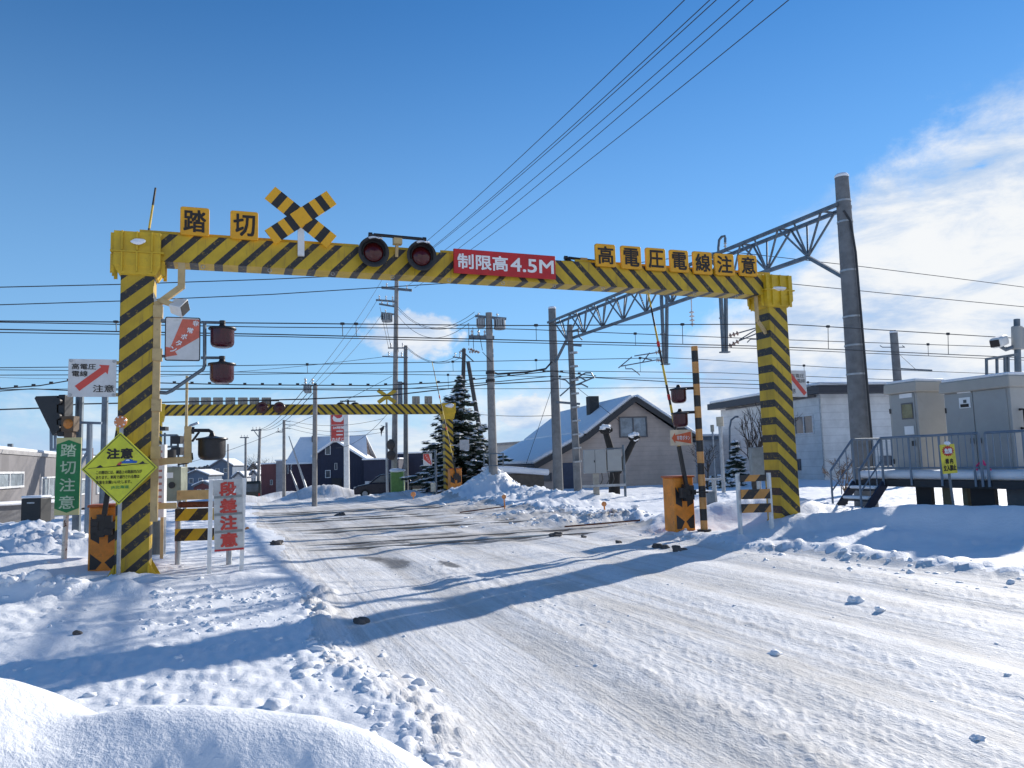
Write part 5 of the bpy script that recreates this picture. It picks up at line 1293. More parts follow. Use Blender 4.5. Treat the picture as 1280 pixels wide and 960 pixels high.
# purple house and its neighbours across the tracks
X1, Y1 = Vector((1, 0, 0)), Vector((0, 1, 0))
navy = siding('navy_siding', (.012, .017, .045), .3, True); plum = siding('plum_siding', (.040, .020, .040), .3)
Yh = 88; gzH = -2.2; P0 = at(409, 578, Yh)
zr, ze = at(409, 546, Yh).z, at(409, 578, Yh).z; hw = 4.6
t = thing('purple_house', 'dark blue and plum house with snowy gabled roofs behind the red shop sign', 'house', Vector((P0.x, Yh, gzH)))
b = MB(); b.box(Vector((P0.x+.1, Yh+3, (ze+gzH)/2)), (hw-.5, 3, (ze-gzH)/2), (X1, Y1, Z)); b.build('wall', plum, t)
b = MB()
for q in (-1, 1):
    b.add([Vector((P0.x-hw+.7, Yh+3, zr)), Vector((P0.x+hw-.7, Yh+3, zr)), Vector((P0.x+hw+.1, Yh+3+3.4*q, ze-.1)), Vector((P0.x-hw-.1, Yh+3+3.4*q, ze-.1)),
           Vector((P0.x-hw+.7, Yh+3, zr+.18)), Vector((P0.x+hw-.7, Yh+3, zr+.18)), Vector((P0.x+hw+.1, Yh+3+3.4*q, ze+.08)), Vector((P0.x-hw-.1, Yh+3+3.4*q, ze+.08))],
          [(0, 1, 2, 3), (4, 7, 6, 5), (0, 4, 5, 1), (1, 5, 6, 2), (2, 6, 7, 3), (3, 7, 4, 0)])
b.each('roof_snow', snow, t)
b = MB()
for q in (-1, 1):
    b.add([Vector((P0.x+q*(hw-.7), Yh+3, zr)), Vector((P0.x+q*(hw-.5), Yh+.2, ze)), Vector((P0.x+q*(hw-.5), Yh+5.8, ze))], [(0, 1, 2), (2, 1, 0)])
b.each('gable_end', plum, t)
gc = at(420, 600, Yh-2); gpk = at(420, 551, Yh-2).z; gev = at(420, 568, Yh-2).z; gw = 2.35
b = MB(); b.prism([(-gw, gzH), (gw+1.0, gzH), (gw+1.0, gev-.55), (0, gpk), (-gw, gev)], Vector((gc.x, Yh-2, 0)), X1, Z, 4); b.build('gable_wall', navy, t)
b = MB()
for q in (-1, 1):
    p0 = Vector((gc.x, Yh-2.3, gpk+.1)); p1 = Vector((gc.x+q*(gw+(1.2 if q > 0 else .3)), Yh-2.3, gev-.15-(.55 if q > 0 else 0)))
    u = (p1-p0).normalized(); nr = Vector((-u.z, 0, u.x)); nr = nr if nr.z > 0 else -nr; b.box((p0+p1)/2+Y1*2.4, ((p1-p0).length/2, 2.6, .10), (u, Y1, nr))
b.each('roof_snow', snow, t)
wo = Vector((gc.x, Yh-2, 0))
for bx in ((407, 557, 413, 568), (407, 588, 413, 597), (418.5, 579, 421.5, 587)): window(t, *bx, wo, X1)
for bx in ((437, 578, 441, 588), (437, 601, 441, 608)): window(t, *bx, Vector((P0.x, Yh, 0)), X1)
for i in range(1):
    b = MB(); c = at(404, 611, Yh-2.2); c = at(421, 609, Yh-2.1); b.box(c, (.55, .04, 1.0), (X1, Y1, Z)); b.build('door', mat('dark_door2', (.008, .008, .012), .5), t)
b = MB(); c = at(393, 550, Yh+2.5); b.box(c, (.25, .25, .5), (X1, Y1, Z)); b.build('chimney', mat('chimney_dark', (.05, .05, .05), .8), t)
def boxb(lab, x0, y0, x1, y1, Y, wall_m, depth=6, name='flat_roofed_house', roofsnow=True, cat='house', group=None, wins=()):
    p0 = at(x0, y1, Y); p1 = at(x1, y0, Y); zb = min(p0.z, gz((p0.x+p1.x)/2, Y))-.3
    t = thing(name, lab, cat, Vector(((p0.x+p1.x)/2, Y, zb)), group)
    c = Vector(((p0.x+p1.x)/2, Y+depth/2, (zb+p1.z)/2)); b = MB(); b.box(c, ((p1.x-p0.x)/2, depth/2, (p1.z-zb)/2), (X1, Y1, Z)); b.build('wall', wall_m, t)
    if roofsnow:
        b = MB(); b.box(Vector((c.x, c.y, p1.z+.10)), ((p1.x-p0.x)/2+.15, depth/2+.15, .08), (X1, Y1, Z)); b.build('roof_snow', snow, t)
    for w_ in wins: window(t, *w_, Vector((c.x, Y, 0)), X1)
    return t
t = boxb('low dark navy flat building right of the purple house', 455, 574, 498, 618, 84, navy, 8, wins=())
c = at(465, 610, 83.9); b = MB(); b.box(c, (.75, .04, .75), (X1, Y1, Z)); b.build('garage_door', mat('garage_grey', (.45, .47, .5), .6), t)
boxb('dark navy building half hidden behind the two poles and fir', 497, 566, 548, 618, 90, navy, 8)
# distant houses on the left
red_b = siding('red_brick_siding', (.16, .05, .05), .3); greyb = siding('blue_grey_siding', (.10, .14, .20), .4); tan_b = siding('tan_siding', (.30, .27, .24), .4); white_b = siding('off_white_siding', (.45, .46, .48), .4)
def small_house(lab, x0, x1, yr, ye, Y, wall_m, grp, dpt=7):
    p = at((x0+x1)/2, ye, Y); zr_ = at((x0+x1)/2, yr, Y).z; hw_ = (at(x1, ye, Y).x-at(x0, ye, Y).x)/2; g = min(gz(p.x, Y), p.z-2)-.2
    t, o_ = gable_house('distant_house', lab, Vector((p.x, Y, 0)), X1, Y1, [(-hw_, p.z), (0, zr_), (hw_, p.z)], dpt, g, wall_m, mat('far_roof', (.10, .11, .13), .6), .3, .22, .25, grp)
    window_at(t, Vector((p.x-hw_*.35, Y, p.z-.9)), X1, -Y1, hw_*.3, .9); window_at(t, Vector((p.x+hw_*.35, Y, p.z-.9)), X1, -Y1, hw_*.3, .9)
    return t
GH = 'distant houses beyond the crossing on the left'
boxb('red walled house with white roof left of the leaning guy guards', 326, 580, 346, 612, 105, red_b, 8, 'distant_house', True, 'house', GH, ((338, 600, 341, 606),))
boxb('grey gable wing beside the red walled house', 345, 576, 357, 612, 104, siding('grey_wing', (.28, .28, .30), .4), 8, 'distant_house', True, 'house', GH)
boxb('plum annex with two white windows left of the purple house', 356, 574, 372, 616, 96, plum, 6, 'distant_house', False, 'house', GH, ((359, 582, 361, 592), (364, 581, 369, 592), (366, 606, 370, 613)))
for i, (x0, x1, yr, ye, Y, m__, lab) in enumerate(((228, 262, 588, 595, 150, greyb, 'blue grey house right under the black bucket lamp'), (262, 292, 574, 583, 165, greyb, 'wide blue grey house above the top of the white board'),
        (290, 306, 590, 597, 140, white_b, 'small off white house behind the white board top'), (306, 328, 580, 590, 150, tan_b, 'tan house behind the farthest crossarm pole'), (196, 214, 586, 594, 150, red_b, 'reddish house seen between pillar and relay box'),
        (240, 268, 602, 608, 120, red_b, 'dark red house low behind the barricade'), (312, 322, 588, 594, 125, white_b, 'narrow pale house above the parked van'))):
    small_house(lab, x0, x1, yr, ye, Y, m__, GH)
# ------------------------------------------------------------------ shop sign, green board, shed, lamp with flag
o = base(433.5, 58); tp = at(432.5, 514, 58); t = thing('shop_sign', 'tall red and white shop sign with a bird on a white pole', 'shop sign', o)
b = MB(); b.cyl(o-Z*.2, Vector((o.x, o.y, tp.z)), .22, .20, 14); b.build('pole', white_p, t)
c = at(422.5, 534, 57.9); wd, ht = 20*57.9/960, 37*57.9/960
b = MB(); b.prism(rrect(wd, ht, .05), c, X1, Z, .25); b.build('cabinet', mat('sign_frame_white', (.6, .6, .6), .5), t)
b = MB(); b.prism(rrect(wd*.86, ht*.93, .03), c-Y1*.005, X1, Z, .004); b.build('face', mat('sign_face_red', (.58, .06, .05), .4), t)
def sx(x, y): return ((x-422.5)/20*wd, -(y-534)/37*ht)
b = MB(); b.prism([sx(416, 521), sx(418, 525.5), sx(421, 527.5), sx(426, 527.5), sx(429.5, 525), sx(430, 520), sx(428.5, 517.5), sx(427, 521.5), sx(424, 523), sx(420, 523), sx(418, 520.5), sx(417, 519.5)][::-1] if False else [sx(415.7, 522.5), sx(417.2, 526.2), sx(420.5, 527.4), sx(426, 527.6), sx(429.3, 525), sx(430, 520), sx(428.6, 517.2), sx(427.6, 521), sx(425.2, 522.8), sx(421.5, 522.8), sx(418.6, 520.6), sx(417.2, 519)], c-Y1*.010, X1, Z, .004); b.build('bird_emblem', letter_w, t)
b = MB(); b.text('24時間', c+X1*sx(423, 0)[0]+Z*sx(0, 534.6)[1]-Y1*.008, X1, Z, wd*.68, ht*.09, bold=.04, lift=.004); b.text('たばこ', c+Z*sx(0, 549)[1]-Y1*.008, X1, Z, wd*.74, ht*.10, bold=.04, lift=.004)
for y in (539, 543.5): b.box(c+X1*.12+Z*sx(0, y)[1]-Y1*.012, (wd*.2, .003, ht*.018), (X1, Y1, Z))
b.box(c+Z*sx(0, 531.2)[1]-Y1*.012, (wd*.41, .003, ht*.008), (X1, Y1, Z)); b.build('lettering', letter_w, t)
o = base(496, 44.5); c = at(496.5, 606, 44.5); t = thing('green_signboard', 'plain green board sign topped with snow in front of the two poles', 'signboard', o)
b = MB(); b.prism(rrect(.76, 1.55, .06), Vector((c.x, c.y, c.z)), X1, Z, .35); b.build('board', mat('board_edge_pale', (.40, .52, .25), .5), t)
b = MB(); b.prism(rrect(.68, 1.45, .05), c-Y1*.005, X1, Z, .004); b.build('face', mat('board_green', (.13, .26, .055), .5), t)
b = MB(); b.blob(c+Z*.82+Y1*.15, (.44, .3, .13), 5, .15, 3); b.build('snow_cap', snow, t)
b = MB(); b.cyl(o-Z*.2, Vector((o.x, o.y+.18, c.z-.7)), .09); b.build('post', dark_galv, t)
o = base(515, 45.5); zr = at(515, 606, 45.5).z
t = thing('garden_shed', 'small dark brown shed with a snowy lean-to roof right of the green board', 'shed', o)
br = mat('shed_brown', (.045, .03, .022), .8)
b = MB(); b.prism([(-.9, o.z-.2), (.7, o.z-.2), (.7, zr-.2), (-.9, zr-.75)], Vector((o.x, o.y, 0)), X1, Z, 1.2); b.build('wall', br, t)
b = MB(); b.box(Vector((o.x-.05, o.y+.6, zr-.38)), (1.0, .8, .09), (Vector((.95, 0, .33)).normalized(), Y1, Vector((-.33, 0, .95)).normalized())); b.build('roof_snow', snow, t, bevel=.05)
b = MB(); c = at(522, 598, 44.5); b.prism([(-.45, -.35), (.55, -.35), (.1, .35)], c, X1, Z, .3); b.prism([(-.5, -.60), (.5, -.60), (.5, -.38), (-.5, -.38)], c-Y1*.02, X1, Z, .3); b.build('signboard', mat('shed_board', (.20, .17, .14), .7), t)
b = MB()
for dx in (-.35, .35): p_ = Vector((c.x+dx, c.y-.05, c.z-.5)); b.cyl(p_, Vector((p_.x, p_.y, gz(p_.x, p_.y)-.1)), .05, seg=8)
b.each('leg', br, t)
b = MB(); o = base(508, 43.5); b.cyl(o-Z*.1, o+Z*.75, .06); one('bollard', 'dark short post in the snow before the brown shed', 'bollard', b, blackm, o)
b = MB(); o = base(533, 42); b.cyl(o-Z*.1, o+Z*.95, .06); one('bollard', 'blue black short post in the snow under the fir tree', 'bollard', b, mat('navy_post', (.01, .02, .06), .5), o)
o = base(484, 47); t = thing('street_lamp', 'thin grey lamp pole with a drooping dark flag left of the tallest pole', 'street lamp', o)
b = MB(); b.cyl(o-Z*.1, Vector((o.x, o.y, at(484, 528, 47).z)), .09, .07); b.bar(at(484, 534, 47), at(476, 532, 47), .04); b.build('pole', galv, t)
b = MB(); fl = [at(x, y, 46.95) for x, y in ((474, 536), (480, 532), (480, 536), (477.5, 540), (476.5, 546), (475.5, 538))]
q = at(477, 537, 46.95); b.prism([(p.x-q.x, p.z-q.z) for p in fl][::-1], q, X1, Z, .05); b.build('flag', mat('flag_dark', (.03, .03, .035), .8), t)
# ------------------------------------------------------------------ vehicles
def car(lab, o, dirv, L, H, Wd, body_m, name='parked_car', van=False):
    f = dirv.normalized(); sd_ = f.cross(Z)
    t = thing(name, lab, 'van' if van else 'car', o)
    if van: low = [(-L/2, .25), (L/2, .25), (L/2, H*.5), (L/2-.15, H*.55), (L/2-.5, H*.97), (-L/2+.1, H), (-L/2, H*.9)]
    else: low = [(-L/2, .28), (L/2, .25), (L/2+.03, H*.42), (L/2-.2, H*.52), (L*.22, H*.62), (-L*.5, H*.66)]
    c = o+sd_*(-Wd/2) if False else o+sd_*Wd/2
    b = MB(); b.prism(low, c, -f*-1, Z, 0) if False else b.prism([(x, z) for x, z in low], o+sd_*(Wd/2), f, Z, Wd); bo = b.build('body', body_m, t, bevel=.05)
    if not van:
        top = [(-L*.48, H*.64), (L*.26, H*.60), (L*.06, H*.97), (-L*.10, H), (-L*.38, H*.93)]
        b = MB(); b.prism(top, o+sd_*(Wd/2-.07), f, Z, Wd-.14); b.build('cabin', body_m, t, bevel=.05)
        for q in (-1, 1):
            b = MB(); w2 = [(-L*.42, H*.66), (L*.20, H*.64), (L*.05, H*.92), (-L*.10, H*.95), (-L*.36, H*.89)]
            b.prism(w2, o+sd_*((Wd/2-.068) if q > 0 else (-Wd/2+.080)), f, Z, .012); b.build('side_window', glass, t)
        b = MB(); p0 = o+f*(L*.255)+Z*H*.625; p1 = o+f*(L*.075)+Z*H*.94; u = (p1-p0); b.box((p0+p1)/2+f*.03+Z*.015, (Wd/2-.15, u.length/2*.9, .008), (sd_, u.normalized(), sd_.cross(u.normalized()))); b.build('windscreen', glass, t)
    else:
        for zz, hh, nm in ((H*.72, H*.16, 'rear_window'),):
            b = MB(); b.box(o-f*(L/2-.02)+Z*zz, (Wd*.38, .03, hh), (sd_, f, Z)); b.build(nm, glass, t)
        for q in (-1, 1):
            b = MB(); b.box(o+sd_*(q*Wd/2)+Z*H*.72+f*.2, (L*.36, .012, H*.13), (f, sd_, Z)); b.build('side_window', glass, t)
            b = MB(); b.box(o-f*(L/2)+sd_*(q*Wd*.42)+Z*H*.42, (.07, .02, .14), (sd_, f, Z)); b.build('tail_light', mat('tail_red', (.3, .01, .01), .3), t)
        b = MB(); b.box(o-f*(L/2+.02)+Z*.42, (Wd*.48, .06, .10), (sd_, f, Z)); b.build('bumper', blackm, t)
    for q in (-1, 1):
        for x in (-L*.32, L*.32):
            b = MB(); cc = o+f*x+sd_*(q*(Wd/2-.06))+Z*.29; b.cyl(cc-sd_*.09, cc+sd_*.09, .29, seg=18); wv = b.build('wheel', mat('tyre', (.015, .015, .016), .8), t)
            b = MB(); b.cyl(cc+sd_*(.092*q), cc+sd_*(.10*q), .17, seg=14); b.build('rim', galv, wv)
        if not van:
            b = MB(); b.box(o+f*(L/2-.06)+sd_*(q*Wd*.38)+Z*H*.43, (.10, .12, .07), (f, sd_, Z)); b.build('headlight', mat('headlight', (.5, .5, .5), .2), t)
carm = mat('car_dark_blue', (.012, .014, .03), .3, .2, .1)
o = at(480, 630, 50); o.z = gz(o.x, o.y)
car('dark blue hatchback parked behind the snow bank left of the green board', o, Vector((-1, -.18, 0)), 3.7, 1.5, 1.6, carm)
o = at(314, 628, 70); o.z = gz(o.x, o.y); 
car('dark van seen from behind next to the white board', o, Vector((-.3, .95, 0)), 4.2, 2.1, 1.7, mat('van_dark_green', (.02, .026, .026), .35, .1), 'parked_van', True)

# ------------------------------------------------------------------ trees
def fir(lab, o, H, Rb, seed, name='fir_tree', group=None, nlev=26, snow_amt=.5):
    rnd = random.Random(seed); t = thing(name, lab, 'tree', o, group)
    b = MB(); b.cyl(o-Z*.1, o+Z*H*.97, H*.018, .01, 8); b.build('trunk', bark, t)
    vs = []; fs = []; sv = []; sf = []
    def quad(V, Fc, c, a, bb): k = len(V); V += [c-a-bb*.15, c+bb, c+a-bb*.15, c-bb*.9]; Fc.append((k, k+1, k+2, k+3))
    for i in range(nlev):
        u = (i+.2*rnd.random())/nlev; z = H*(.06+.92*u); R = Rb*(1-u)**.85*(.75+.4*rnd.random()); nbr = int(4+6*(1-u))
        for k in range(nbr):
            a = rnd.random()*6.283; Rk = R*(.45+.7*rnd.random()); zj = H*.025*rnd.gauss(0, 1); dr_ = Vector((math.cos(a), math.sin(a), 0)); sdv = Vector((-dr_.y, dr_.x, 0))
            ns = max(5, int(Rk*15))
            for j in range(ns):
                q = (j+.5)/ns; dz = -Rk*.42*q+Rk*.20*q*q+(.10*Rk if q > .85 else 0)
                c = o+Z*(z+zj+dz)+dr_*(Rk*q)
                w_ = .16*(1-q*.55)*min(1, Rk/1.2)+.05
                for s_ in (-1, 0, 1):
                    for _ in range(1 if rnd.random() < .55 else 2):
                        off = sdv*(s_*w_*(.5+rnd.random()))+Z*(-.08*rnd.random())
                        dd = (dr_*(.7+.3*rnd.random())+sdv*s_*.7+Vector((rnd.gauss(0, .25), rnd.gauss(0, .25), rnd.gauss(-.1, .25)))).normalized()
                        pp_ = dd.cross(Vector((rnd.gauss(0, 1), rnd.gauss(0, 1), rnd.gauss(0, 1)))).normalized()
                        sz = (.07+.06*rnd.random())
                        quad(vs, fs, c+off, pp_*sz*.45, dd*sz*1.5)
                if rnd.random() < snow_amt*(.35+.65*q) and q > .25:
                    cs = c+Z*.06+sdv*rnd.gauss(0, w_*.5); e1_ = dr_*(.13+.07*rnd.random())+Z*-.03; e2_ = sdv*(.08+.06*rnd.random())
                    k0 = len(sv); sv.extend([cs-e1_, cs-e2_, cs+e1_, cs+e2_, cs+Z*.05]); sf.extend([(k0, k0+1, k0+4), (k0+1, k0+2, k0+4), (k0+2, k0+3, k0+4), (k0+3, k0, k0+4), (k0+3, k0+2, k0+1, k0)])
    b = MB(); b.v = vs; b.f = fs; b.m = [0]*len(fs); b.build('crown', mat('fir_needles', (.034, .060, .044), .7, 0, .45, 6), t, smooth=0)
    b = MB(); b.v = sv; b.f = sf; b.m = [0]*len(sf); b.build('branch_snow', snow, t, smooth=0)
    return t
o = base(577, 43); hh = at(577, 466, 43).z-o.z
fir('tall dark fir tree dusted with snow behind the far gantry pillar', o, hh, 3.25, 4, nlev=46, snow_amt=.9)
o = base(603, 41.5); fir('low spreading snowy fir bush between the fir tree and the snow pile', o, 2.6, 1.5, 9, 'fir_bush', nlev=12, snow_amt=.6)
o = base(921, 40); fir('small snow laden conifer left of the right gantry pillar', o, at(921, 552, 40).z-o.z+.1, .95, 12, 'small_conifer', nlev=12, snow_amt=1.5)
def bush(lab, o, R, h, seed, name='snowy_bush'):
    rnd = random.Random(seed); t = thing(name, lab, 'bush', o); b = MB(); sb = MB()
    for i in range(int(220*R)):
        a = rnd.random()*6.28; q = rnd.random()**.5; zz = h*rnd.random()*(1-.5*q*q); c = o+Vector((math.cos(a)*R*q, math.sin(a)*R*q, zz)); d = Vector((rnd.gauss(0, 1), rnd.gauss(0, 1), rnd.gauss(0, 1))).normalized(); p_ = d.orthogonal().normalized()
        k = .10; b.add([c-p_*k*.5, c+d*k, c+p_*k*.5, c-d*k], [(0, 1, 2, 3)])
        if rnd.random() < .25: sb.blob(c+Z*.05, (.12, .12, .06), i, .2, 1)
    b.build('foliage', mat('fir_needles', (.016, .034, .024)), t, smooth=0); sb.build('snow_cap', snow, t)
bush('dark low bush with snow caps right of the signal post', base(893, 38), .75, .65, 3)
bush('small dark bush with snow between signal post and conifer', base(910, 39), .5, .4, 5)
def bare_tree(lab, o, h, r, seed, spread=.55, depth=5, name='bare_tree', lean=None, m=None, cat='tree'):
    rnd = random.Random(seed); t = thing(name, lab, cat, o); tr = MB(); cr = MB()
    def grow(p, d, L, rr, k):
        pts = [p]; q = p; dd = d
        for i in range(4):
            dd = (dd+Vector((rnd.gauss(0, .10), rnd.gauss(0, .10), rnd.gauss(.02, .06)))).normalized(); q = q+dd*L/4; pts.append(q)
        (tr if k == 0 else cr).tube(pts, rr, 6 if k < 2 else 4, r1=rr*.6)
        if k >= depth: return
        for i in range(3 if k else 5):
            s = pts[-1] if i == 0 else pts[rnd.randint(2, 4)]
            nd_ = (dd+Vector((rnd.gauss(0, spread), rnd.gauss(0, spread), rnd.gauss(.1, spread*.6)))).normalized()
            grow(s, nd_, L*(.62+.18*rnd.random()), max(.008, rr*.55), k+1)
    grow(o-Z*.1, lean or Z, h*.36, r, 0); tr.build('trunk', m or bark, t); cr.build('crown', m or bark, t)
bare_tree('bare dark street tree beside the left edge of the white house', base(944, 34), 3.9, .13, 3, .35, 5, lean=Vector((-.12, 0, 1)))
bare_tree('thin bare shrub branches behind the signal post', base(884, 36), 2.6, .05, 8, .6, 4, 'bare_shrub')
bare_tree('bare leafless tree behind the far crossarm poles on the left', base(333, 130), 7.5, .18, 5, .6, 5)
bare_tree('sparse bare shrub on the platform landing behind the railing', Vector((0, 0, 0))+base(1056, 22.5), 1.8, .03, 14, .6, 4, 'bare_shrub', None, mat('dry_twigs', (.16, .10, .06), .8))
# pruned trunk with two stubs
Yt = 33; o = base(767, Yt); t = thing('pruned_tree', 'black pruned tree stump with two snow capped limbs behind the grey boxes', 'tree', o)
b = MB(); b.tube([o-Z*.1, at(768, 600, Yt), at(769, 588, Yt), at(771, 575, Yt)], .26, 10, r1=.2); b.build('trunk', mat('black_bark', (.02, .018, .017), .9, 0, .3, 8, None, 0, .6, 20), t)
for pts, sc_, sd_ in (([(770, 588), (763, 561), (757, 540)], (757, 537.5), 1), ([(772, 590), (782, 571), (792, 551)], (792.5, 548), 2)):
    b = MB(); b.tube([at(x, y, Yt) for x, y in pts], .17, 9, r1=.13); lm = b.build('limb', MATS['black_bark'], t)
    c = at(*sc_, Yt); b = MB(); b.blob(c, (.24, .2, .17), sd_, .5, 3); b.build('knob', MATS['black_bark'], lm)
    b = MB(); b.blob(c+Z*.10-Y1*.06, (.19, .18, .16), sd_+7, .5, 3); b.build('snow_cap', snow, lm)
# control boxes in the middle
Yc = 29.5; o = base(745, Yc); t = thing('control_boxes', 'two grey control boxes on a post in front of the beige house', 'control box', o)
for x0, y0, x1, y1 in ((730, 561.5, 756.5, 592), (759, 561.5, 775.5, 588.5)):
    p0, p1 = at(x0, y1, Yc), at(x1, y0, Yc); c = (p0+p1)/2
    b = MB(); b.box(c, ((p1.x-p0.x)/2, .2, (p1.z-p0.z)/2), (X1, Y1, Z)); bx = b.build('box', cab_grey2, t, bevel=.015)
    if x0 == 730:
        b = MB(); b.box(c-Y1*.201, (.008, .003, (p1.z-p0.z)/2*.96), (X1, Y1, Z)); b.build('door_seam', frame_d, bx)
        b = MB(); b.box(c-Y1*.205-X1*.03, (.015, .01, .04), (X1, Y1, Z)); b.build('handle', blackm, bx)
b = MB(); b.box(Vector((at(745, 603, Yc).x, Yc, (at(745, 592, Yc).z+o.z-.2)/2)), (.11, .11, (at(745, 592, Yc).z-o.z+.2)/2), (X1, Y1, Z)); b.build('post', mat('post_beige', (.36, .33, .28), .7), t)
b = MB(); p_ = at(779, 556, Yc); b.cyl(Vector((p_.x, Yc, gz(p_.x, Yc)-.1)), p_, .05); b.bar(at(757, 561, Yc), at(779, 560, Yc), .05); b.bar(at(757, 590, Yc), at(780, 588, Yc), .04); b.build('support_frame', dark_galv, t)
b = MB(); b.bar(at(728, 608, Yc-.3), at(782, 606, Yc-.3), .09); b.build('guard_rail', galv, t)
for i, x in enumerate((752, 760, 766)):
    b = MB(); b.tube([at(x, 591, Yc), at(x+1.5, 599, Yc), at(x-.5, 604, Yc), at(x-3, 607, Yc)], .02, 5); b.build('cable', wire_m, t)
o = base(893, 24.5); t = thing('small_stand', 'grey T shaped stand with a small box behind the signal post', 'stand', o)
b = MB(); b.box(at(892, 599, 24.5), (.30, .2, .03), (X1, Y1, Z)); b.build('top', galv, t)
b = MB(); b.cyl(o-Z*.1, at(892, 600, 24.5), .07); b.build('post', galv, t)
b = MB(); b.box(at(888, 623, 24.3), (.12, .1, .22), (X1, Y1, Z)); b.build('box', dark_galv, t)
c = at(947, 578, 21.5); t = thing('meter_cabinet', 'narrow grey cabinet half hidden behind the right gantry pillar', 'cabinet', Vector((c.x, c.y, gz(c.x, c.y))))
b = MB(); b.box(c, (.20, .15, .42), (X1, Y1, Z)); b.build('housing', mat('meter_grey', (.20, .22, .22), .6), t, bevel=.015)
b = MB(); b.cyl(Vector((c.x, c.y, gz(c.x, c.y)-.1)), c-Z*.4, .06); b.build('post', galv, t)
for px, y0, Y, r, lab in ((904, 521, 33, .10, 'grey post with thick head left of the conifer'), (894, 531, 45, .07, 'blue grey post behind the bare shrub'), ):
    o = base(px, Y); t = thing('steel_post', lab, 'post', o); b = MB(); tp_ = at(px, y0, Y); b.cyl(o-Z*.1, Vector((o.x, o.y, tp_.z)), r*.8); b.build('shaft', galv, t); b = MB(); b.cyl(Vector((o.x, o.y, tp_.z-.4)), Vector((o.x, o.y, tp_.z)), r*1.5); b.build('head', mat('post_head_beige', (.4, .36, .28), .6), t)
b = MB(); b.tube([at(912, 590, 50), at(912, 535, 50), at(914, 525, 50), at(919, 521, 50), at(923, 521, 50)], .06, 8); one('street_lamp', 'thin curved grey lamp mast in front of the white house', 'street lamp', b, dark_galv, base(912, 50))

# ------------------------------------------------------------------ equipment platform on the right
S0 = 16.1; ZD = .92; n1, n2_ = 2.75, -6.0
base_pt = gp(S0, 0); 
t = thing('equipment_platform', 'raised dark platform with snow, railings and steps on the right', 'platform', gp(S0, n1, 0))
b = MB(); b.box(gp(S0+1.25, (n1+n2_)/2, ZD-.08), (1.25, (n1-n2_)/2, .08)); b.build('deck', mat('deck_dark', (.03, .032, .036), .7), t)
b = MB(); b.box(gp(S0+1.25, (n1+n2_)/2, ZD+.11), (1.21, (n1-n2_)/2-.03, .105)); b.build('deck_snow', snow, t, bevel=.09)
for x0_, x1_, m__ in ((1143, 1162, 'leg_dark'), (1176, 1185, 'leg_olive'), (1201, 1207, 'leg_olive'), (1211, 1241, 'leg_dark'), (1256, 1279, 'leg_grey'), (1300, 1325, 'leg_dark'), (1360, 1390, 'leg_dark')):
    na_ = on_s(x0_, 618, S0+.2)[0]; nb_ = on_s(x1_, 618, S0+.2)[0]
    b = MB(); b.box(gp(S0+.3, (na_+nb_)/2, (ZD-.16)/2-.05), (.05, abs(na_-nb_)/2, (ZD-.16)/2+.05)); b.build('leg', mat(m__, {'leg_dark': (.02, .02, .022), 'leg_olive': (.13, .11, .06), 'leg_grey': (.10, .10, .10)}[m__], .7), t)
def railing(root, pts, z0, h, step=.155, low=.42):
    """pts: list of (s, n); top rail, bottom rail, posts and balusters"""
    for (sa, na_), (sb, nb_) in zip(pts[:-1], pts[1:]):
        a = gp(sa, na_, z0); c = gp(sb, nb_, z0); L = (c-a).length; k = max(1, int(L/step))
        b = MB(); b.cyl(a+Z*h, c+Z*h, .028, seg=8); r_ = b.build('top_rail', rail_blue, root)
        b = MB(); b.cyl(a+Z*low, c+Z*low, .018, seg=8); b.build('bottom_rail', rail_blue, root)
        for i in range(1, k): 
            p = a+(c-a)*(i/k); b = MB()
            if i % 5 == 0: b.cyl(p-Z*.12, p+Z*h, .026, seg=8); b.build('post', rail_blue, root)
            else: b.cyl(p+Z*low, p+Z*h, .011, seg=6); b.build('baluster', rail_blue, root)
        for p in (a, c): b = MB(); b.cyl(p-Z*.12, p+Z*h, .03, seg=8); b.build('post', rail_blue, root)
nA = on_s(1101, 547, S0)[0]; nB = on_s(1224, 541, S0)[0]; nC = on_s(1232, 541, S0)[0]
railing(t, [(S0-.02, nA), (S0-.02, nB)], ZD, 1.0, low=.28); railing(t, [(S0-.02, nC), (S0-.02, nC-2.6)], ZD, 1.0, low=.28)
railing(t, [(S0+1.3, n1), (S0, n1)], ZD, 1.0, low=.28)
zsg = .15
for nn_ in (nA, n1):
    a = gp(S0, nn_, ZD); e_ = gp(S0-.75, nn_, zsg)
    b = MB(); b.cyl(a+Z*1.0, e_+Z*1.0, .028, seg=8); b.build('hand_rail', rail_blue, t)
    b = MB(); b.cyl(a+Z*.5, e_+Z*.5, .018, seg=8); b.build('middle_rail', rail_blue, t)
    b = MB(); b.cyl(e_-Z*.2, e_+Z*1.0, .028, seg=8); b.build('post', rail_blue, t)
    for q in (.3, .6): b = MB(); p = a+(e_-a)*q; b.cyl(p+Z*.1, p+Z*1.0, .012, seg=6); b.build('baluster', rail_blue, t)
    b = MB(); b.bar(a-Z*.1, e_-Z*.1, .05, .20); b.build('stringer', mat('stringer_navy', (.02, .03, .06), .6), t)
for i in range(3):
    q = (i+.6)/3.2; p = gp(S0-.75*q, (nA+n1)/2, ZD-.10-(ZD-zsg)*q); b = MB(); b.box(p, (.13, (n1-nA)/2-.04, .02)); tr_ = b.build('tread', mat('tread_dark', (.03, .03, .035), .6), t)
    b = MB(); b.box(p+Z*.06, (.12, (n1-nA)/2-.06, .04)); b.build('tread_snow', snow, tr_, bevel=.03)
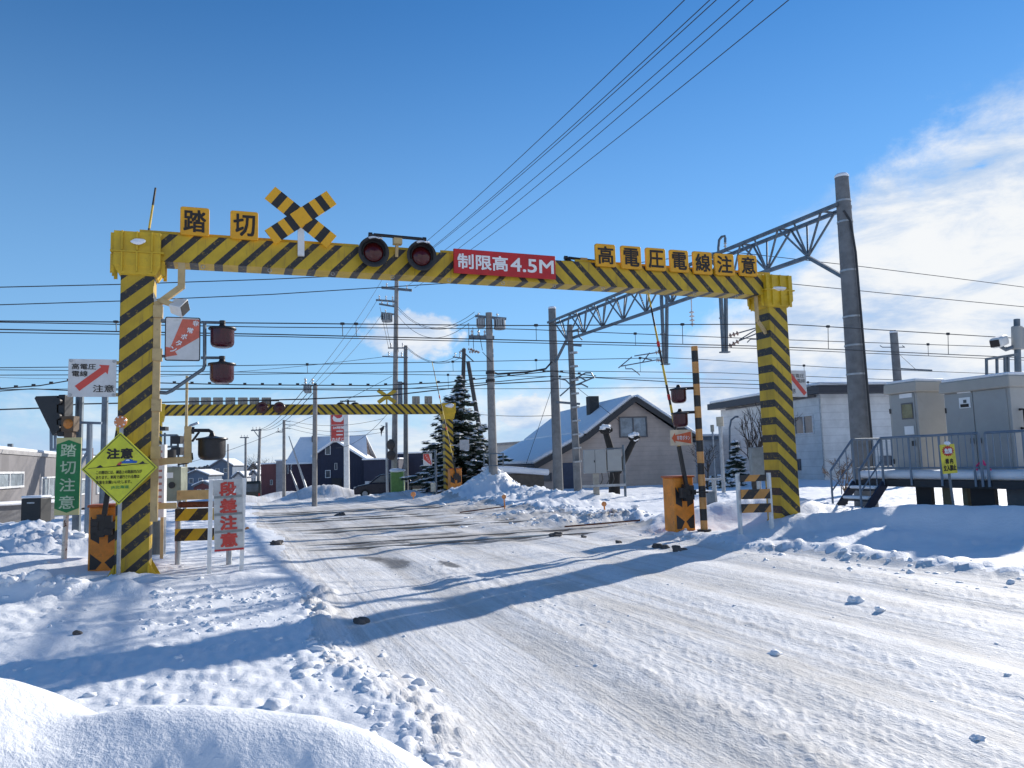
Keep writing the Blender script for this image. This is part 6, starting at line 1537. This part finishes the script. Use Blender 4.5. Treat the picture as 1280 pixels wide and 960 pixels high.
def cabinet(lab, s_near, px_far, px_near, ytop, width, doors, det):
    na_ = on_s(px_far, 560, s_near)[0]; nb_ = on_s(px_near, 560, s_near)[0]; ztp = on_s(px_near, ytop, s_near)[1]
    t = thing('equipment_cabinet', lab, 'cabinet', gp(s_near, (na_+nb_)/2, ZD), 'equipment cabinets on the platform')
    c = gp(s_near+width/2, (na_+nb_)/2, (ZD+ztp)/2+.04); hn = (na_-nb_)/2
    b = MB(); b.box(c, (width/2, hn, (ztp-ZD)/2+.04)); b.build('housing', cab_grey, t, bevel=.012)
    b = MB(); b.box(gp(s_near+width/2, (na_+nb_)/2, ztp+.13), (width/2+.10, hn+.08, .13), (D, NN, Z), 0, .97); b.build('roof', mat('cabinet_roof', (.42, .39, .34), .55, 0, .06, 2), t, bevel=.03)
    b = MB(); b.box(gp(s_near+width/2, (na_+nb_)/2, ztp+.29), (width/2+.04, hn+.03, .035)); b.build('roof_snow', snow, t, bevel=.03)
    k = len(doors)-1
    for i in range(k):
        a = na_-(na_-nb_)*doors[i]; e_ = na_-(na_-nb_)*doors[i+1]
        b = MB(); b.box(gp(s_near-.012, (a+e_)/2, (ZD+ztp)/2+.06), (.012, abs(a-e_)/2-.012, (ztp-ZD)/2-.08)); d_ = b.build('door', cab_grey2, t, bevel=.006)
        b = MB(); b.box(gp(s_near-.05, e_+.10*(1 if i == 0 else 1) if k == 1 else (e_+.08 if i == 0 else a-.10), ZD+.85), (.03, .025, .06)); b.build('handle', blackm, d_)
    for q in (.2, .8):
        b = MB(); zz = ZD+(ztp-ZD)*q; b.cyl(gp(s_near-.03, na_-.03, zz-.06), gp(s_near-.03, na_-.03, zz+.06), .018, seg=8); b.build('hinge', blackm, t)
    b = MB(); b.box(gp(s_near+width/2, nb_-.004, ZD+.14), (width/2-.05, .006, .05)); b.build('vent', frame_d, t)
    return t, na_, nb_, ztp
def cplate(root, s_, x0, y0, x1, y1, m, nm, th_=.006):
    a, za = on_s(x0, y0, s_); c, zc = on_s(x1, y1, s_); b = MB(); b.box(gp(s_, (a+c)/2, (za+zc)/2), (th_, abs(a-c)/2, abs(za-zc)/2)); return b.build(nm, m, root)
t, na_, nb_, ztp = cabinet('grey single door equipment cabinet with a small window, left one on the platform', 16.9, 1116, 1151, 489, .9, (.08, .94), None)
cplate(t, 16.868, 1124, 493, 1140, 496.5, letter_w, 'name_plate'); cplate(t, 16.868, 1126, 504.5, 1142, 523.5, frame_d, 'window_frame')
cplate(t, 16.86, 1127, 506, 1141, 522, mat('cabinet_window', (.16, .15, .08), .15, 0, .5, 3), 'window'); cplate(t, 16.86, 1130.5, 533, 1143, 543, letter_w, 'notice')
t, na_, nb_, ztp = cabinet('large grey double door equipment cabinet nearest the right edge of the photo', 16.9, 1186, 1269, 483, 1.5, (.0, .46, .96), None)
cplate(t, 16.865, 1196, 486.5, 1213, 490.5, letter_w, 'name_plate'); cplate(t, 16.865, 1198.5, 497.5, 1213.5, 509.5, letter_w, 'notice')
cplate(t, 16.855, 1204, 500, 1208, 503.5, mat('emblem_dark', (.08, .10, .10), .5), 'emblem'); cplate(t, 16.855, 1200.5, 505.5, 1211, 508.5, letter_k, 'notice_line')
b = MB(); c = gp(17.1, nb_-.03, 2.2); b.tube([c-Z*.2, c-Z*.2-NN*.1, c+Z*.2-NN*.1, c+Z*.2], .03, 8); b.build('side_handle', blackm, t)
# loudhailer-like device on a pole behind the big cabinet
Yd_ = 19.5; o = base(1273, Yd_); t = thing('camera_pole', 'pole with a white rounded camera housing above the large cabinet', 'camera', o)
b = MB(); b.cyl(o, at(1271, 399, Yd_), .09, .075); b.build('pole', dark_galv, t)
b = MB(); b.cyl(at(1271.5, 437, Yd_), at(1271, 408, Yd_), .13); b.box(at(1279, 423, Yd_), (.14, .1, .28), (X1, Y1, Z)); b.build('junction_box', cab_grey2, t, bevel=.02)
c = at(1249, 427, Yd_); ax = Vector((-.80, -.50, -.26)).normalized(); sdv = ax.cross(Z).normalized(); upv = sdv.cross(ax)
b = MB(); b.box(c, (.15, .13, .24), (sdv, upv, ax), 0, 1.0); b.build('housing', white_p, t, bevel=.07)
b = MB(); b.box(c+ax*.24, (.11, .09, .012), (sdv, upv, ax)); b.build('front_glass', blackm, t)
b = MB(); b.tube([c-upv*.12, at(1257, 437, Yd_), at(1271, 432, Yd_)], .05, 8); b.build('bracket', dark_galv, t)
o = gp(17.2, -.4, 0); t = thing('roof_guard_rail', 'dark guard rail frame sticking up behind the large cabinet', 'railing', Vector((at(1250, 455, 19).x, 19, at(1250, 462, 19).z)))
b = MB(); b.bar(at(1233, 449, 19), at(1272, 443, 19), .06); b.build('top_rail', dark_galv, t)
for x in (1233, 1246, 1256, 1260): b = MB(); b.bar(at(x, 448-(x-1233)*.15, 19), at(x+.5, 475, 19), .05); b.build('post', dark_galv, t)
# yellow keep-out sign
Yk = 14.9; c = at(1186, 573.5, Yk); wd, ht = 24*Yk/960, 36*Yk/960; o = Vector((c.x+.05, c.y+.03, gz(c.x, c.y)))
t = thing('keep_out_sign', 'yellow danger sign with red burst on a thin post before the platform', 'warning sign', o)
uS = (Z+X1*-.035).normalized(); rS = (D-Z*.02).normalized(); rS = (rS-uS*rS.dot(uS)).normalized()
b = MB(); b.cyl(o-Z*.2, c+Z*ht*.4+NN*.05, .025, seg=8); b.build('post', dark_galv, t)
b = MB(); b.prism(rrect(wd, ht, .01), c, rS, uS, .012); b.build('board', mat('sign_yellow', (.72, .62, .05), .45), t)
b = MB(); st = []
for i in range(32):
    a = 2*math.pi*i/32; q = 1.0 if i % 2 == 0 else .80; st.append((wd*.43*q*math.cos(a), ht*.27+ht*.19*q*math.sin(a)))
b.prism(st, c+rS.cross(uS)*.004, rS, uS, .003); b.build('red_burst', mat('burst_red', (.5, .02, .015), .5), t)
b = MB(); b.text('危険', c+uS*ht*.27+rS.cross(uS)*.004, rS, uS, wd*.52, ht*.17, bold=.05, lift=.004); b.build('lettering', letter_w, t)
b = MB(); b.text('構 内', c-uS*ht*.08, rS, uS, wd*.52, ht*.17, bold=.04, lift=.004); b.text('立入禁止', c-uS*ht*.31, rS, uS, wd*.86, ht*.19, bold=.04, lift=.004); b.build('lettering', letter_k, t)
b = MB(); b.blob(c+uS*ht*.53, (.06, .04, .04), 3, .2, 2); b.build('snow_cap', snow, t)
b = MB(); sr = S0+.15
pk = [gp(sr, *on_s(x, y, sr)) for x, y in ((1221, 590), (1221, 582), (1225, 578), (1230, 580), (1235, 577+5), (1240, 591))]; b.tube(pk, .022, 6); b.tube([gp(sr, *on_s(x, y, sr)) for x, y in ((1224, 579), (1229, 576), (1232, 582))], .022, 6)
one('pink_ribbon', 'bright pink ribbon tied on the platform railing post', 'ribbon', b, mat('neon_pink', (.85, .06, .22), .5), pk[0])
# ------------------------------------------------------------------ clods lying on the road
drt = mat('dirty_ice', (.10, .09, .085), .8, 0, .4, 8)
CL = [(822, 685, .10, 1, 'dark clod at the road edge left of the pair by the right barricade'), (832, 686, .10, 1, 'dark clod between two others at the right road edge'), (849, 688.5, .13, 1, 'largest of the dark clods below the striped post'),
      (773, 679, .07, 1, 'small lone dark clod right of the lone orange stake'), (450, 779, .09, 1, 'dark clod on the gantry shadow at the left road edge'), (346, 681, .14, 1, 'dark slush lump right of the leaning rusty stake'),
      (695, 671, .14, 1, 'flat brown slush lump below the lone orange stake'), (426, 645, .18, 1, 'small dark lump standing on the far road surface'), (1070, 753, .085, 0, 'white snow lump on the road at right, left of its twin'), (1101, 764, .07, 0, 'white snow lump on the road at right, nearer of two'),
      (968, 820, .06, 0, 'low white snow crumb near the bottom right of the road'), (1222, 926, .04, 0, 'snow pebble at the bottom right of the road'), (97, 793, .05, 1, 'dark speck of debris on the trodden snow at left'), (730, 672, .06, 1, 'brown crumb between the slush lump and the dark clods')]
for i, (x, y, r, dk, lab) in enumerate(CL):
    p = ground(x, y); b = MB(); b.blob(p+Z*r*.2, (r*.85, r*.7, r*.5), i+3, .5, 3, 1); one('snow_clod', lab, 'clod', b, drt if dk else snow, Vector((p.x, p.y, p.z)), 'clods of ice and snow lying on the road')
# ------------------------------------------------------------------ crumbled snow thrown up along the road edge and on the ploughed heaps
rnd = random.Random(11); b = MB(); spots = []
import bmesh
_bm = bmesh.new(); bmesh.ops.create_icosphere(_bm, subdivisions=2, radius=1); ICO = [v.co.copy() for v in _bm.verts]; ICF = [[v.index for v in f.verts] for f in _bm.faces]; _bm.free()
def crumb(x, y, r):
    k = [(Vector((rnd.gauss(0, 1), rnd.gauss(0, 1), rnd.gauss(0, 1))), rnd.random()*6) for _ in range(4)]; sx_, sy_, sz_ = rnd.uniform(.7, 1.5), rnd.uniform(.7, 1.3), rnd.uniform(.5, .95)
    a = rnd.random()*6.28; ca, sa = math.cos(a), math.sin(a); o_ = Vector((x, y, 0)); vs = []
    for v in ICO:
        q = r*(1+.16*sum(math.sin(v.dot(kk)*2.3+ph) for kk, ph in k)); p = Vector((v.x*sx_*q, v.y*sy_*q, v.z*sz_*q)); vs.append((x+p.x*ca-p.y*sa, y+p.x*sa+p.y*ca, p.z))
    spots.append((x, y, r, vs))
def wp(s_, n_): p = D*s_+NN*n_; return p.x, p.y
for i in range(150):                                              # the ridge left by the plough at the near left edge
    n_ = rnd.uniform(2.9, 7.4); s_ = .95+rnd.gauss(0, .20)-.08*(n_-5); crumb(*wp(s_, n_), min(.085, .012+.022*abs(rnd.gauss(0, 1))))
for i in range(260):
    n_ = rnd.uniform(8.0, 11.0); s_ = rnd.uniform(-.9, 1.0); crumb(*wp(s_, n_), min(.06, .012+.018*abs(rnd.gauss(0, 1))))
for i in range(260):
    n_ = rnd.uniform(3.5, 16.0); s_ = rnd.uniform(-5.5, .9); crumb(*wp(s_, n_), min(.05, .010+.014*abs(rnd.gauss(0, 1))))
for i in range(150):
    n_ = rnd.uniform(4, 14.5); s_ = 8.6+rnd.gauss(0, .35); crumb(*wp(s_, n_), min(.09, .014+.026*abs(rnd.gauss(0, 1))))
for i in range(120):
    n_ = rnd.uniform(3, 14.5); s_ = rnd.uniform(1.5, 8.5); crumb(*wp(s_, n_), .010+.012*rnd.random())
for cx, cy, rx, ry, k, r0 in ((1.6, 20, 2.2, 1.0, 150, .05), (1.0, 23, 2, 1.4, 120, .06), (.5, 31, 2.6, 2.2, 160, .08), (-.9, 34.5, 1.3, 1.4, 60, .08), (-6.0, 9.9, .8, .4, 50, .04), (-7.6, 10.6, 1.2, .7, 60, .05), (-9.5, 15.8, 1.8, 1.1, 60, .06), (8.2, 11.2, .7, .4, 40, .05)):
    for i in range(k): crumb(cx+rnd.gauss(0, rx*.5), cy+rnd.gauss(0, ry*.5), r0*(.4+.7*abs(rnd.gauss(0, 1))))
zz, rm_ = terrain(np.array([q[0] for q in spots]), np.array([q[1] for q in spots]))
for (x, y, r, vs), z in zip(spots, zz): b.add([(vx, vy, vz+z-r*.28) for vx, vy, vz in vs], ICF)
cr_ = b.build('crumbled_snow', snow, None, (0, 0, 0), smooth=180); cr_['kind'] = 'stuff'
# ------------------------------------------------------------------ far hills and woods
xs = np.linspace(-620, 520, 90); b = MB(); vs = []; fs = []
for j, x in enumerate(xs):
    h = 9+6*math.sin(x*.011+1)+3*math.sin(x*.031)+(14 if x < -150 else 0)*min(1, (-x-150)/150 if x < -150 else 0)
    for dy, hz in ((0, -14), (40, h*.55-6), (110, h-4), (260, -14)): vs.append(Vector((x, 520+dy+40*math.sin(x*.006), hz)))
for j in range(len(xs)-1):
    for k in range(3): fs.append((j*4+k, (j+1)*4+k, (j+1)*4+k+1, j*4+k+1))
b.add(vs, fs); hl = b.build('hills', mat('distant_hill', (.30, .34, .40), .9, 0, .3, .02), None, (0, 0, 0)); hl['kind'] = 'structure'
rnd = random.Random(3); b = MB(); tw = MB()
for i in range(420):
    x = rnd.uniform(-150, -28); Y = rnd.uniform(185, 260); 
    if x/Y > -.26: x = -Y*rnd.uniform(.30, .50)
    g = gz(x, Y); h = rnd.uniform(2.0, 4.6); b.blob(Vector((x, Y, g+h*.5)), (rnd.uniform(1.6, 3.4), 1.8, h*.55), i, .35, 2)
wd_ = b.build('far_wood', mat('far_wood_dark', (.075, .085, .10), .95, 0, .4, .6), None, (0, 0, 0)); wd_['kind'] = 'stuff'
